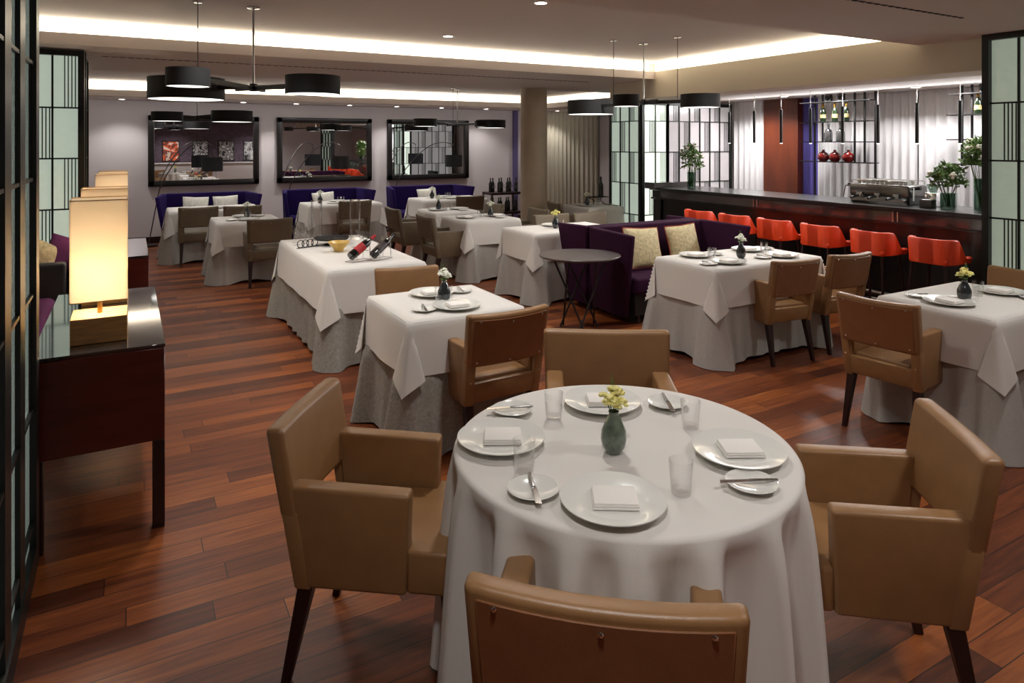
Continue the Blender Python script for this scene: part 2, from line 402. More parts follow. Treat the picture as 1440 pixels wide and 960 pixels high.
# ------------------------------------------------------------------ mirrors
for x0, x1, lb in ((.30, 2.12, 'wide black framed mirror, leftmost on the far wall'), (2.44, 4.27, 'wide black framed mirror in the middle of the far wall'), (4.60, 6.43, 'wide black framed mirror on the far wall nearest the column')):
    T = thing('wall_mirror', lb, 'mirror', ((x0+x1)/2, 13.4, 1.6), 0, 'black framed mirrors'); w = x1-x0; h = 1.24; fw = .10
    B().box((0, -.03, 0), (w-.1, .02, h-.1)).done('mirror_glass', 'mirror', T, smooth=False)
    f = B()
    for s in (-1, 1):
        f.box((s*(w-fw)/2, -.04, 0), (fw, .08, h), .012); f.box((0, -.04, s*(h-fw)/2), (w, .08, fw), .012)
    f.done('frame', 'blackf', T)

# ------------------------------------------------------------------ chairs
def mk_chair(lt='leather', lb='leather_back'):
    t = thing('dining_armchair', 'x', 'chair', group='tan leather dining armchairs')
    hw, a = .25, .07
    B().prism([(-hw+a, -.262), (hw-a, -.262), (hw-a, .10), (hw-.004, .10), (hw-.004, .26), (-hw+.004, .26), (-hw+.004, .10), (-hw+a, .10)], .325, .462, .014, 3).done('seat', lt, t)
    for s in (-1, 1):
        B().hexa([(s*hw, -.25, .32), (s*hw, .10, .32), (s*(hw-a), .10, .32), (s*(hw-a), -.25, .32),
                  (s*(hw+.004), -.285, .645), (s*(hw+.004), .11, .638), (s*(hw-a+.004), .11, .638), (s*(hw-a+.004), -.285, .645)], .013, 3).done('armrest', lt, t)
    def lean(v):
        y = v.y-(v.z-.32)*.17+.03*(v.x/.3)**2; z = v.z-(.014*(1-(v.x/.29)**2) if v.z > .7 else 0)
        return Vector((v.x*(1+.06*(v.z-.32)/.5), y, z))
    b = B(); b.box((0, -.265, .685), (.50, .062, .30), .018, 3, cuts=9)
    for s in (-1, 1): b.box((s*.222, -.262, .44), (.056, .056, .25), .008, 2)
    b.box((0, -.262, .385), (.43, .05, .115), .012, 2)
    b.deform(lean); br = b.done('backrest', lt, t)
    p = B().box((0, -.297, .678), (.45, .006, .262), .002, 1, cuts=9); p.deform(lean); p.done('back_panel', lb, br)
    for x, z in ((-.19, .80), (0, .79), (.19, .80), (-.2, .565), (0, .56), (.2, .565), (-.222, .45), (.222, .45)):
        y0 = -.3025 if z > .5 else -.291
        q = lean(Vector((x, y0, z))); B().ball(q, .0065, 1, (1, .6, 1)).done('stud', 'stud', br)
    for sx in (-1, 1):
        for sy in (-1, 1):
            x0, y0 = sx*.212, (.235 if sy > 0 else -.235); x1, y1 = sx*.228, (.248 if sy > 0 else -.305)
            h0, h1 = .026, .0145
            B().hexa([(x1-h1, y1-h1, 0), (x1+h1, y1-h1, 0), (x1+h1, y1+h1, 0), (x1-h1, y1+h1, 0),
                      (x0-h0, y0-h0, .33), (x0+h0, y0-h0, .33), (x0+h0, y0+h0, .33), (x0-h0, y0+h0, .33)], .003, 1).done('leg', 'leg', t)
    return t
def chair(bx, by, ang, label, sc=1.0):
    """(bx, by): where the middle of the back's top stands; ang: heading in degrees"""
    c, s = math.cos(R(ang)), math.sin(R(ang))
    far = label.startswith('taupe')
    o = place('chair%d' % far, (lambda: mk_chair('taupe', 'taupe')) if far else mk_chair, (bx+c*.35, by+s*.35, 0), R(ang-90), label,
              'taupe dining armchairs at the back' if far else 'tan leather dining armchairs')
    o.scale = (sc, 1, 1); return o
chair(.54, 2.492, -36.5, 'tan leather armchair on the left of the round table in front', .95)
chair(2.36, 1.218, 141, 'tan leather armchair on the right of the round table in front', .95)
chair(.835, 1.115, 50, 'tan leather armchair at the bottom edge, its studded back to the viewer', 1.09)
chair(2.06, 2.715, -122, 'tan leather armchair at the far side of the round table, facing the viewer', 1.16)
chair(1.83, 3.27, 92, 'studded tan armchair seen from behind at the square table left of centre', .97)
chair(1.80, 4.80, -98, 'brown armchair at the far side of the square table left of centre, before the buffet', .9)
chair(4.58, 3.57, 82, 'studded tan armchair at the purple sofa\'s table, the left of the two', .88)
chair(5.23, 3.55, 84, 'studded tan armchair at the purple sofa\'s table, the right of the two', .88)
chair(3.84, 2.46, 7, 'studded tan armchair seen from behind at the table on the right edge', .9)
chair(5.66, 2.45, 180, 'brown armchair cut by the right edge of the picture beyond its table')
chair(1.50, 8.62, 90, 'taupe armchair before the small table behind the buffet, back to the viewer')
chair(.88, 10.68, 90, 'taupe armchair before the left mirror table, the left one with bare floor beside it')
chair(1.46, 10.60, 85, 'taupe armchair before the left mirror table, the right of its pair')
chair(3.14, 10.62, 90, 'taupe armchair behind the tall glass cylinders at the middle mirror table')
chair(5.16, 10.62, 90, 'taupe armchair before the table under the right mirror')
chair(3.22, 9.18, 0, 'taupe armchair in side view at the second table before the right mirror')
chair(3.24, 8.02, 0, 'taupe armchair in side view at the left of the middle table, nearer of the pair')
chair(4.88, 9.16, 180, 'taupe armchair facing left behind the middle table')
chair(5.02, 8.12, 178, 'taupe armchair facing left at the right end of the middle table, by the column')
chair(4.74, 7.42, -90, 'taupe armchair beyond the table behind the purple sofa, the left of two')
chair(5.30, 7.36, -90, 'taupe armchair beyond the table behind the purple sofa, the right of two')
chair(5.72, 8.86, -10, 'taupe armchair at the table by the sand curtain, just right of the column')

# ------------------------------------------------------------------ tables and cloths
TZ = .75
def cloth_over(a, b, d, seed):
    rr = random.Random(seed); ph = [rr.uniform(0, 6) for _ in range(4)]
    def axis(h):
        o = [h+d*i/12 for i in range(13)]; c = [-h+2*h*i/12 for i in range(1, 12)]
        return [-v for v in reversed(o)]+c+o
    us, vs = axis(a), axis(b)
    def f(i, j):
        u, v = us[i], vs[j]; ou, ov = max(0, abs(u)-a), max(0, abs(v)-b); su = 1 if u > 0 else -1; sv = 1 if v > 0 else -1
        if ou <= 0 and ov <= 0:
            return Vector((u, v, TZ+.008))
        r = math.hypot(ou, ov); th = math.atan2(ov, ou); k = math.sin(2*th)
        off = .014*min(1, r/.03)+.085*r; prot = .16*r*k; lat = .30*r*math.sin(4*th)
        x = min(abs(u), a)+off*math.cos(th)**2+prot*.707+(lat if lat < 0 else .12*lat); y = min(abs(v), b)+off*math.sin(th)**2+prot*.707-(lat if lat > 0 else .12*lat)
        if ov <= 0: x += .006*math.sin(v*13+ph[0])*r/d
        if ou <= 0: y += .006*math.sin(u*13+ph[1])*r/d
        z = TZ+.008-r*math.sqrt(1-(.38*k)**2)
        return Vector((su*x, sv*y, z))
    bb = B(); bb.grid(f, len(us), len(vs)); return bb
def skirt(a, b, seed, hem=.006, amp=.042):
    rr = random.Random(seed); N = 280; per = []
    cr = .03; segs = []
    L1, L2 = 2*(a-cr), 2*(b-cr); arc = PI/2*cr; P = 2*(L1+L2)+4*arc
    def pt(s):
        s %= P
        for k, (L, ang) in enumerate(((L1, 0), (L2, 90), (L1, 180), (L2, 270))):
            w, h = ((a, b), (b, a))[k % 2]
            if s < L: p = Vector((-w+cr+s, -h, 0)); n = Vector((0, -1, 0)); q = min(s, L-s); 
            elif s < L+arc:
                t = (s-L)/cr; p = Vector((w-cr+cr*math.sin(t), -h+cr-cr*math.cos(t), 0)); n = Vector((math.sin(t), -math.cos(t), 0)); q = 0
            else: s -= L+arc; continue
            m = Matrix.Rotation(R(ang), 3, 'Z'); return m @ p, m @ n, q
        return Vector((-a+cr, -b, 0)), Vector((0, -1, 0)), 0
    ph = [rr.uniform(0, 6) for _ in range(3)]; H = TZ-hem; levels = 15
    pts = [pt(P*i/N) for i in range(N)]
    def f(i, j):
        p, n, q = pts[i]; t = j/(levels-1); s = P*i/N
        fold = math.sin(s*27+ph[0]+1.3*math.sin(s*5+ph[1]))+.35*math.sin(s*47+ph[2])
        corner = math.exp(-(q/.13)**2)
        o = .006+.012*t+amp*(t**1.2)*(.5+.5*fold)*(.55+.9*corner)+.085*t*corner
        if t < .38: o = min(o, .008+.05*t)
        z = TZ-.002-H*t+t**6*.03*(1-corner)*min(1, q/.3)
        return Vector((p.x+n.x*o, p.y+n.y*o, z))
    bb = B(); bb.grid(f, N, levels, True); return bb
def table(cx, cy, a, b, ph, seed, d=.30, rz=0, sk='skirt'):
    T = thing('dining_table', 'floor-length grey underskirt and top '+ph, 'table', (cx, cy, 0), rz)
    B().box((0, 0, TZ-.013), (2*a-.01, 2*b-.01, .024), .004, 1).done('tabletop', 'under', T)
    B().tube((0, 0, .03), (0, 0, TZ-.025), .04, n=14).done('pedestal', 'leg', T)
    B().lathe([(0, 0), (.22, 0), (.22, .02), (.05, .04), (0, .04)], n=24).done('base', 'leg', T)
    skirt(a, b, seed).done('table_skirt', sk, T, angle=70)
    c = cloth_over(a, b, d, seed+50).done('tablecloth', 'cloth', angle=120); c.location = (cx, cy, 0); c.rotation_euler.z = rz
    tag(c, 'white tablecloth with pointed corners '+ph, 'tablecloth', 'white square tablecloths')
PH = dict(T2='of the square table behind the round one', T3='of the long wine buffet', T4='of the purple sofa\'s table',
          T5='of the table cut by the right edge', T6='of the table behind the purple sofa', T7='of the middle table before the column',
          T8='of the table just behind the middle one', T9='of the table below the right mirror', T10='of the table below the middle mirror',
          T11='of the table below the left mirror', T12='of the small table left behind the buffet', T13='of the table by the sand curtain')
TN = {k: v[3:] for k, v in PH.items()}
TB = dict(T2=(1.72, 3.93, .365, .365), T3=(1.75, 6.24, .40, .94), T4=(4.62, 4.20, .63, .345), T5=(4.70, 2.34, .47, .345), T6=(4.40, 6.64, .58, .35),
          T7=(4.08, 8.10, .38, .38), T8=(4.10, 9.20, .34, .34), T9=(4.98, 11.2, .60, .36), T10=(3.06, 11.2, .58, .36), T11=(1.14, 11.28, .62, .34),
          T12=(1.34, 9.45, .38, .38), T13=(6.45, 8.72, .42, .36))
for i, (k, v) in enumerate(TB.items()):
    table(*v, PH[k], 10+i, d=.34 if k in ('T3',) else .30, sk='skirtd' if k in ('T3', 'T2') else 'skirt')
# round table
RX, RY, RR = 1.425, 1.79, .55
T = thing('round_dining_table', 'round dining table in front, hidden under its white cloth', 'table', (RX, RY, 0))
B().lathe([(0, TZ-.025), (RR-.012, TZ-.025), (RR-.006, TZ-.012), (RR-.012, TZ-.001), (0, TZ-.001)], n=64).done('tabletop', 'under', T)
B().tube((0, 0, .03), (0, 0, TZ-.03), .05, n=14).done('pedestal', 'leg', T)
B().lathe([(0, 0), (.26, 0), (.26, .02), (.06, .04), (0, .04)], n=24).done('base', 'leg', T)
def round_cloth():
    N, NV = 300, 30; rr = random.Random(3)
    def f(i, j):
        th = 2*PI*i/N
        fold = math.sin(17*th+.6+.9*math.sin(3*th+.5))+.3*math.sin(31*th+2)+.2*math.sin(5*th); fold = max(-1.1, min(1.15, fold*1.25))
        if j < 8: r = (RR-.012)*j/8; return Vector((r*math.cos(th), r*math.sin(th), TZ+.006))
        if j < 12:
            q = (j-8)/4*PI/2; r = RR-.012+.02*math.sin(q); return Vector((r*math.cos(th), r*math.sin(th), TZ+.006-.02*(1-math.cos(q))))
        t = (j-11)/(NV-12); sh = 1-math.exp(-t*9)
        f2 = fold if fold > 0 else fold*.6
        r = RR+.004+.035*t+(.030*sh+.022*t)*(fold-.25)
        z = TZ-.014-(TZ-.03)*t
        if j == NV-1: z += .010*fold
        return Vector((r*math.cos(th), r*math.sin(th), max(z, .006)))
    b = B(); b.grid(f, N, NV, True); return b
c = round_cloth().done('round_tablecloth', 'cloth', angle=80); c.location = (RX, RY, 0)
tag(c, 'floor-length white tablecloth in deep folds over the round table in front', 'tablecloth')

# ------------------------------------------------------------------ tableware
def mk_plate():
    t = B().lathe([(0, .004), (.085, .004), (.095, .006), (.142, .019), (.1445, .021), (.1445, .0235), (.141, .0235), (.094, .0105), (.084, .009), (0, .009)], n=48)
    return tag(t.done('dinner_plate', 'porcelain', norm=True), 'x', 'plate')
def mk_bplate():
    t = B().lathe([(0, .003), (.045, .003), (.072, .014), (.074, .0165), (.071, .0175), (.045, .0075), (0, .0075)], n=36)
    return tag(t.done('bread_plate', 'porcelain', norm=True), 'x', 'plate')
def mk_napkin():
    t = B(); t.box((0, 0, .006), (.125, .105, .007), .003, 2); t.box((.001, 0, .0125), (.122, .102, .006), .003, 2); t.box((0, .001, .0175), (.118, .1, .005), .0024, 2)
    return tag(t.done('folded_napkin', 'napkin'), 'x', 'napkin')
def mk_knife():
    T = thing('butter_knife', 'x', 'knife')
    B().hexa([(-.095, -.009, 0), (-.005, -.008, 0), (-.005, .006, 0), (-.09, .008, 0), (-.095, -.009, .002), (-.005, -.008, .003), (-.005, .006, .003), (-.09, .008, .002)]).done('blade', 'chrome', T)
    B().box((.035, 0, .003), (.085, .011, .007), .003, 2).done('handle', 'steel', T)
    return T
def mk_tumbler():
    t = B().lathe([(0, .0), (.026, .0), (.028, .004), (.0345, .095), (.033, .096), (.0265, .013), (0, .012)], n=28)
    return tag(t.done('water_glass', 'glass'), 'x', 'glass')
def place_setting(cx, cy, z, ang, dist, where, full=True, glass=True, off=.23):
    """ang: direction from table centre to the seat"""
    c, s = math.cos(R(ang)), math.sin(R(ang)); x, y = cx+c*dist, cy+s*dist
    rot = R(ang+90)+RND.uniform(-.08, .08)
    place('plate', mk_plate, (x, y, z), 0, 'white dinner plate '+where, 'dinner plates')
    if full: place('napkin', mk_napkin, (x+.004, y, z+.009), rot, 'folded white napkin '+where, 'folded napkins')
    lx, ly = s, -c            # to the left hand of the diner
    bx, by = x+lx*off+c*-.02, y+ly*off+s*-.02
    place('bplate', mk_bplate, (bx, by, z), 0, 'white bread plate '+where, 'bread plates')
    if full: place('knife', mk_knife, (bx, by, z+.0185), rot+R(80), 'silver butter knife '+where, 'butter knives')
    if glass:
        gx, gy = x-c*.21-lx*.03, y-s*.21-ly*.03
        place('tumbler', mk_tumbler, (gx, gy, z), 0, 'clear water glass '+where, 'water glasses')
Z = TZ+.0075
def item(kind, x, y, label, rz=0, dz=0):
    mk = dict(plate=mk_plate, bplate=mk_bplate, napkin=mk_napkin, knife=mk_knife, tumbler=mk_tumbler)[kind]
    gr = dict(plate='dinner plates', bplate='bread plates', napkin='folded napkins', knife='butter knives', tumbler='water glasses')[kind]
    return place(kind, mk, (x, y, Z+.002+dz), rz, label, gr)
# round table, each thing where the photograph has it
for (px, py), (bx, by), (gx, gy), rz, kr, w in (
    ((1.56, 2.08), (1.77, 1.955), (1.33, 2.06), -28, 60, 'at the far seat of the round table'),
    ((1.69, 1.535), (1.565, 1.375), (1.70, 1.76), -28, -26, 'at the right seat of the round table'),
    ((1.155, 1.49), (1.00, 1.655), (1.36, 1.445), -32, 68, 'at the near seat of the round table'),
    ((1.075, 1.985), (1.23, 2.185), (1.04, 1.775), -28, -22, 'at the left seat of the round table')):
    item('plate', px, py, 'large white dinner plate '+w)
    item('napkin', px+.005, py, 'white napkin folded square on the plate '+w, R(rz), .008)
    item('bplate', bx, by, 'small white bread plate '+w)
    item('knife', bx, by, 'silver butter knife resting on the bread plate '+w, R(kr), .0155)
    item('tumbler', gx, gy, 'clear water glass '+w)
def mk_vase(dark):
    def f():
        m = 'vasedark' if dark else 'vase'
        t = B().lathe([(0, 0), (.022, 0), (.036, .02), (.0415, .045), (.039, .072), (.025, .105), (.0155, .122), (.0175, .132), (.015, .132), (.013, .12), (0, .118)], n=28)
        return tag(t.done('bud_vase', m), 'x', 'vase')
    return f
def mk_flower(mt, seed):
    def f():
        rr = random.Random(seed)
        T = thing('flower_sprig', 'x', 'flower')
        b = B()
        for hx, hy, hz in ((0, 0, .19), (-.03, .012, .172), (.028, -.012, .175), (.004, .03, .165), (-.012, -.02, .158)):
            for k in range(24):
                th = rr.uniform(0, 6.28); e = rr.uniform(-.2, 1.5); q = Vector((math.cos(th)*math.cos(e), math.sin(th)*math.cos(e), math.sin(e)))
                b.ball(Vector((hx, hy, hz))+q*.019, .0095, 1, (1, 1, .6))
        b.done('blossom', mt, T)
        s = B()
        for hx, hy, hz in ((0, 0, .18), (-.02, .012, .165), (.018, -.01, .17), (.004, .022, .16)): s.tube((0, 0, .10), (hx, hy, hz), .0018, n=5)
        s.done('stem', 'stem', T)
        l = B()
        for dx, hh in ((.014, .245), (.02, .225), (.008, .235)):
            s0 = Vector((.0, 0, .11)); s1 = Vector((dx, .004, hh)); l.tube(s0, s1, .0012, n=5)
            for k in range(14):
                q = s0.lerp(s1, .35+.045*k); th = rr.uniform(0, 6.28); e = q+Vector((math.cos(th)*.010, math.sin(th)*.010, .008)); l.tube(q, e, .0011, .0004, n=4)
        for k in range(5):
            th = rr.uniform(0, 6.28); q = Vector((math.cos(th)*.018, math.sin(th)*.018, .145)); l.ball(q, .012, 1, (1, 1, .25))
        l.done('leaf', 'leaf', T)
        return T
    return f
def vase(x, y, dark, yellow, ph, rz=0, z=None):
    z = Z+.001 if z is None else z
    place('vase%d' % dark, mk_vase(dark), (x, y, z), rz, ('dark' if dark else 'grey-green')+' glass bud vase '+ph, 'bud vases')
    place('fl%d' % yellow, mk_flower('petal' if yellow else 'petalw', 5+yellow), (x, y, z), rz, ('yellow' if yellow else 'white')+' blossoms in the bud vase '+ph, 'flower sprigs')
in_round = 'in the centre of the round table'
vase(1.355, 1.745, 0, 1, in_round, .9)
vase(1.71, 3.90, 1, 0, PH['T2'], 2)
vase(4.56, 4.12, 1, 0, PH['T4'], 1)
vase(4.55, 2.33, 1, 1, PH['T5'], 4)
vase(4.30, 6.62, 1, 1, PH['T6'])
vase(4.20, 8.05, 1, 0, PH['T7'])
vase(3.98, 9.28, 1, 0, PH['T8'])
vase(4.68, 11.2, 1, 0, PH['T9'])
vase(2.72, 11.2, 1, 0, PH['T10'])
vase(1.36, 9.5, 1, 0, PH['T12'])
vase(6.25, 8.72, 1, 0, PH['T13'])
# other tables
for k, angs, full in (('T2', (90, -90), True), ('T4', (90, -90), True), ('T5', (180, 0), True), ('T6', (90,), False), ('T7', (180, 0), True),
                      ('T8', (180, 0), False), ('T9', (90, -90), False), ('T10', (90, -90), False), ('T11', (-90,), False), ('T12', (-90, 90), False), ('T13', (180, 0), False)):
    cx, cy, a, b = TB[k]; names = {90: 'far side', -90: 'near side', 180: 'left side', 0: 'right side'}
    for an in angs:
        if k == 'T4':
            for sx in (-.32, .32):
                w = ('left' if sx < 0 else 'right')+' half of the %s ' % names[an]+PH[k]
                place_setting(cx+sx, cy, Z+.001, an, b-.16, 'on the '+w, True, True, .21)
        else:
            dd = (a if an in (0, 180) else b)-.17
            place_setting(cx, cy, Z+.001, an, dd, 'on the %s ' % names[an]+PH[k], full, True, .20)

# ------------------------------------------------------------------ consoles and block lamps
for y0, y1, w in ((3.49, 4.90, 'nearer of the two, at the left edge'), (6.27, 7.42, 'farther of the two, beside the booth')):
    T = thing('console_table', 'dark mahogany console with glossy top, '+w, 'console table', (-.108, (y0+y1)/2, 0), 0, 'mahogany consoles')
    L = y1-y0; w_ = .51
    B().box((0, 0, .607), (w_, L, .42), .004, 1).done('body', 'mahog', T)
    B().box((0, 0, .827), (w_+.004, L+.004, .014), .002, 1).done('top', 'constop', T)
    for sx in (-1, 1):
        for sy in (-1, 1): B().box((sx*(w_/2-.025), sy*(L/2-.025), .2), (.05, .05, .4), .003, 1).done('leg', 'leg', T)
def mk_lamp():
    T = thing('block_lamp', 'x', 'lamp', group='parchment block lamps'); z = 0
    B().box((0, 0, .058), (.225, .225, .116), .002, 1).done('base', 'woodblock', T)
    B().tube((0, 0, .11), (0, 0, .30), .011, n=12).done('stem', 'brass', T)
    b = B(); w = .1125
    for s in (-1, 1): b.box((s*w, 0, .42), (.003, .225, .465)); b.box((0, s*w, .42), (.225, .003, .465))
    b.done('lamp_shade', 'parch', T, smooth=False)
    f = B()
    for z in (.19, .651):
        for s in (-1, 1): f.box((s*w, 0, z), (.005, .23, .004)); f.box((0, s*w, z), (.23, .005, .004))
    f.done('shade_rim', 'brass', T, smooth=False)
    B().ball((0, 0, .33), .028, 2).done('bulb', BULB, T)
    return T
BULB = mat('warm_bulb', (255, 240, 210), .5, emit=(255, 214, 158), es=30)
for x, y, lb in ((-.115, 3.745, 'glowing rectangular shade lamp on a wood block, the nearest one'), (-.115, 4.60, 'glowing rectangular shade lamp just behind the nearest lamp'),
                 (-.115, 6.52, 'glowing rectangular shade lamp at the front of the farther console'), (-.115, 7.22, 'glowing rectangular shade lamp, farthest of the row on the left')):
    place('lamp', mk_lamp, (x, y, .835), 0, lb, 'parchment block lamps')
    l = bpy.data.lights.new('lamp_bulb', 'POINT'); l.energy = 9.5; l.color = (1, .94, .85); l.shadow_soft_size = .03
    o = bpy.data.objects.new('lamp_bulb', l); C.objects.link(o); o.location = (x, y, .835+.27)

# ------------------------------------------------------------------ banquettes
def banquette(cx, cy, rz, w, d, h, m, label, flare=.17, wing=.30, legs=True):
    """faces local -Y; back panel at +Y side"""
    T = thing('banquette_sofa', label, 'sofa', (cx, cy, 0), rz)
    hw = w/2; tb = .09
    B().hexa([(-hw, d/2-tb, .06), (hw, d/2-tb, .06), (hw, d/2, .06), (-hw, d/2, .06), (-hw, d/2-tb+.0, h), (hw, d/2-tb, h), (hw, d/2+.03, h), (-hw, d/2+.03, h)], .02, 3).done('backrest', m, T)
    for s in (-1, 1):
        i0, o0 = s*(hw-.03), s*(hw+.03)
        B().hexa([(i0, d/2-.03, .06), (s*(hw-.03), -d/2+.16, .06), (s*(hw+.03), -d/2+.16, .06), (o0, d/2-.03, .06),
                  (i0, d/2-.03, h), (s*(hw+flare-.05), -d/2+.0, h-.01), (s*(hw+flare+.01), -d/2+.0, h-.01), (s*(hw+.03+.02), d/2+.0, h)], .018, 3).done('wing', m, T)
    B().box((0, -.02, .37), (w-.07, d-.14, .16), .035, 4).done('seat', m, T)
    B().box((0, .01, .19), (w-.12, d-.2, .22), .005, 1).done('seat_base', 'darkup', T)
    for sx in (-1, 1):
        for sy in (-1, 1): B().tube((sx*(hw-.12), sy*(d/2-.14), 0), (sx*(hw-.12), sy*(d/2-.14), .1), .02, n=8).done('leg', 'leg', T)
    return T
banquette(1.16, 12.32, 0, 1.24, .72, .90, 'violet', 'violet velvet winged banquette below the left mirror')
banquette(3.10, 12.32, 0, 1.28, .72, .90, 'violet', 'violet velvet winged banquette below the middle mirror')
banquette(5.06, 12.32, 0, 1.34, .72, .90, 'violet', 'violet velvet winged banquette below the right mirror')
banquette(4.91, 5.38, 0, 1.46, .72, .88, 'purple', 'large aubergine velvet winged sofa with two gold pillows', flare=.07)
banquette(4.91, 6.03, PI, 1.46, .50, .88, 'purple', 'aubergine velvet sofa standing back to back with the one holding gold pillows', flare=.07)
# booths at left
def booth(y0, y1, label):
    T = thing('booth_sofa', label, 'sofa', (-1.3, (y0+y1)/2, 0)); L = y1-y0
    B().box((0, L/2-.07, .42), (1.78, .14, .84), .02, 3).done('backrest', 'darkup', T)
    B().box((.06, -.07, .50), (1.56, L-.16, .22), .06, 4).done('seat', 'plum', T)
    B().box((-.02, -.07, .19), (1.44, L-.2, .38), .005, 1).done('seat_base', 'darkup', T)
    return T
booth(5.0, 6.24, 'dark booth with an aubergine seat right behind the nearer console')
booth(6.45, 7.42, 'dark booth farther back, with small pillows in front of the glass screen')
def pillow(name, x, y, z, w, h, m, label, rz=0, tilt=-18, roll=0, pipe=None, grp=None, t=.13):
    T = thing(name, label, 'pillow', (x, y, z), rz, grp); T.rotation_euler = (R(tilt), R(roll), rz)
    def f(sgn):
        def g(i, j):
            u, v = -1+2*i/16, -1+2*j/16
            k = (1-u**2)*(1-v**2); px = u*w/2*(1-.07*(1-v*v)*abs(u)**3*0-.05*(1-abs(v))*abs(u)); pz = v*h/2*(1-.05*(1-abs(u))*abs(v))
            return Vector((px, sgn*(t/2)*max(0, k)**.45, pz))
        return g
    b = B(); b.grid(f(1), 17, 17); b.grid(f(-1), 17, 17); bmesh.ops.remove_doubles(b.bm, verts=b.bm.verts[:], dist=.0005)
    b.done('cover', m, T, angle=80, norm=True)
    if pipe:
        p = B(); g = f(1); ring = [g(i, 0) for i in range(17)]+[g(16, j) for j in range(1, 17)]+[g(i, 16) for i in range(15, -1, -1)]+[g(0, j) for j in range(15, -1, -1)]
        p.path(ring, .006, 6); p.done('piping', pipe, T)
    return T
pillow('throw_pillow', 4.62, 5.46, .665, .46, .42, 'gold', 'gold brocade pillow with rust piping, the left one on the aubergine sofa', 0, -18, 3, 'trimr', 'gold brocade pillows')
pillow('throw_pillow', 5.20, 5.49, .665, .43, .40, 'gold', 'gold brocade pillow with rust piping, the right one on the aubergine sofa', 0, -16, -2, 'trimr', 'gold brocade pillows')
for x, lb in ((.98, 'cream pillow, left of the pair below the left mirror'), (1.45, 'cream pillow, right of the pair below the left mirror'), (3.10, 'cream pillow alone below the middle mirror'), (5.12, 'cream patterned pillow alone below the right mirror')):
    pillow('throw_pillow', x, 12.48, .66, .40, .38, 'cream', lb, 0, -18, RND.uniform(-4, 4), None, 'cream pillows')
pillow('throw_pillow', -.66, 7.08, .78, .28, .26, 'gold', 'small gold pillow tilted in the farther left booth', .1, -22, 28)
pillow('throw_pillow', -.47, 7.14, .77, .32, .30, 'plum', 'aubergine pillow beside the small gold one in the left booth', 0, -22, 20)

# side table
T = thing('side_table', 'round slate-topped side table on crossed black rods beside the aubergine sofa', 'table', (3.70, 5.28, 0), R(-29))
B().lathe([(0, .665), (.30, .665), (.345, .68), (.35, .69), (.345, .697), (0, .697)], n=48).deform(lambda v: Vector((v.x*1.1, v.y*1.0, v.z))).done('tabletop', 'table', T)
for i in range(6):
    a0 = 2*PI*i/6; a1 = a0+R(100 if i % 2 else -100)
    B().tube((.25*math.cos(a0), .25*math.sin(a0), .668), (.19*math.cos(a1), .19*math.sin(a1), 0.0), .009, n=8).done('leg', 'black', T)

# ------------------------------------------------------------------ floor lamps (tall arcs with black drum shades)
for bx, sx, w in ((.30, 1.22, 'left'), (2.44, 3.35, 'middle'), (4.50, 5.62, 'right')):
    T = thing('arc_floor_lamp', 'arc floor lamp with a thin steel pole and black drum shade by the %s mirror' % w, 'lamp', (bx, 12.98, 0), 0, 'arc floor lamps')
    B().lathe([(0, 0), (.14, 0), (.14, .03), (.02, .04), (0, .04)], n=24).done('base', 'black', T)
    dx = sx-bx; pts = [Vector((0, 0, .03)), Vector((.16, -.03, .95))]
    for i in range(1, 15):
        q = i/14; pts.append(Vector((.16+(dx-.16)*(1-math.cos(q*PI*.5)) if 0 else .16+(dx-.16)*q, -.03-.62*q, .95+.80*math.sin(q*PI*.62)**.9)))
    B().path(pts, .009, 8).done('pole', 'darksteel', T)
    e = pts[-1]
    B().tube(e, e+Vector((0, 0, -.2)), .004, n=6).done('cord', 'black', T)
    b = B().lathe([(.165, e.z-.43), (.165, e.z-.2), (.162, e.z-.2), (.162, e.z-.43)], (e.x, e.y, 0), 32); b.done('lamp_shade', 'shade', T)
    B().lathe([(0, e.z-.205), (.16, e.z-.205)], (e.x, e.y, 0), 32).done('shade_top', 'shade', T)

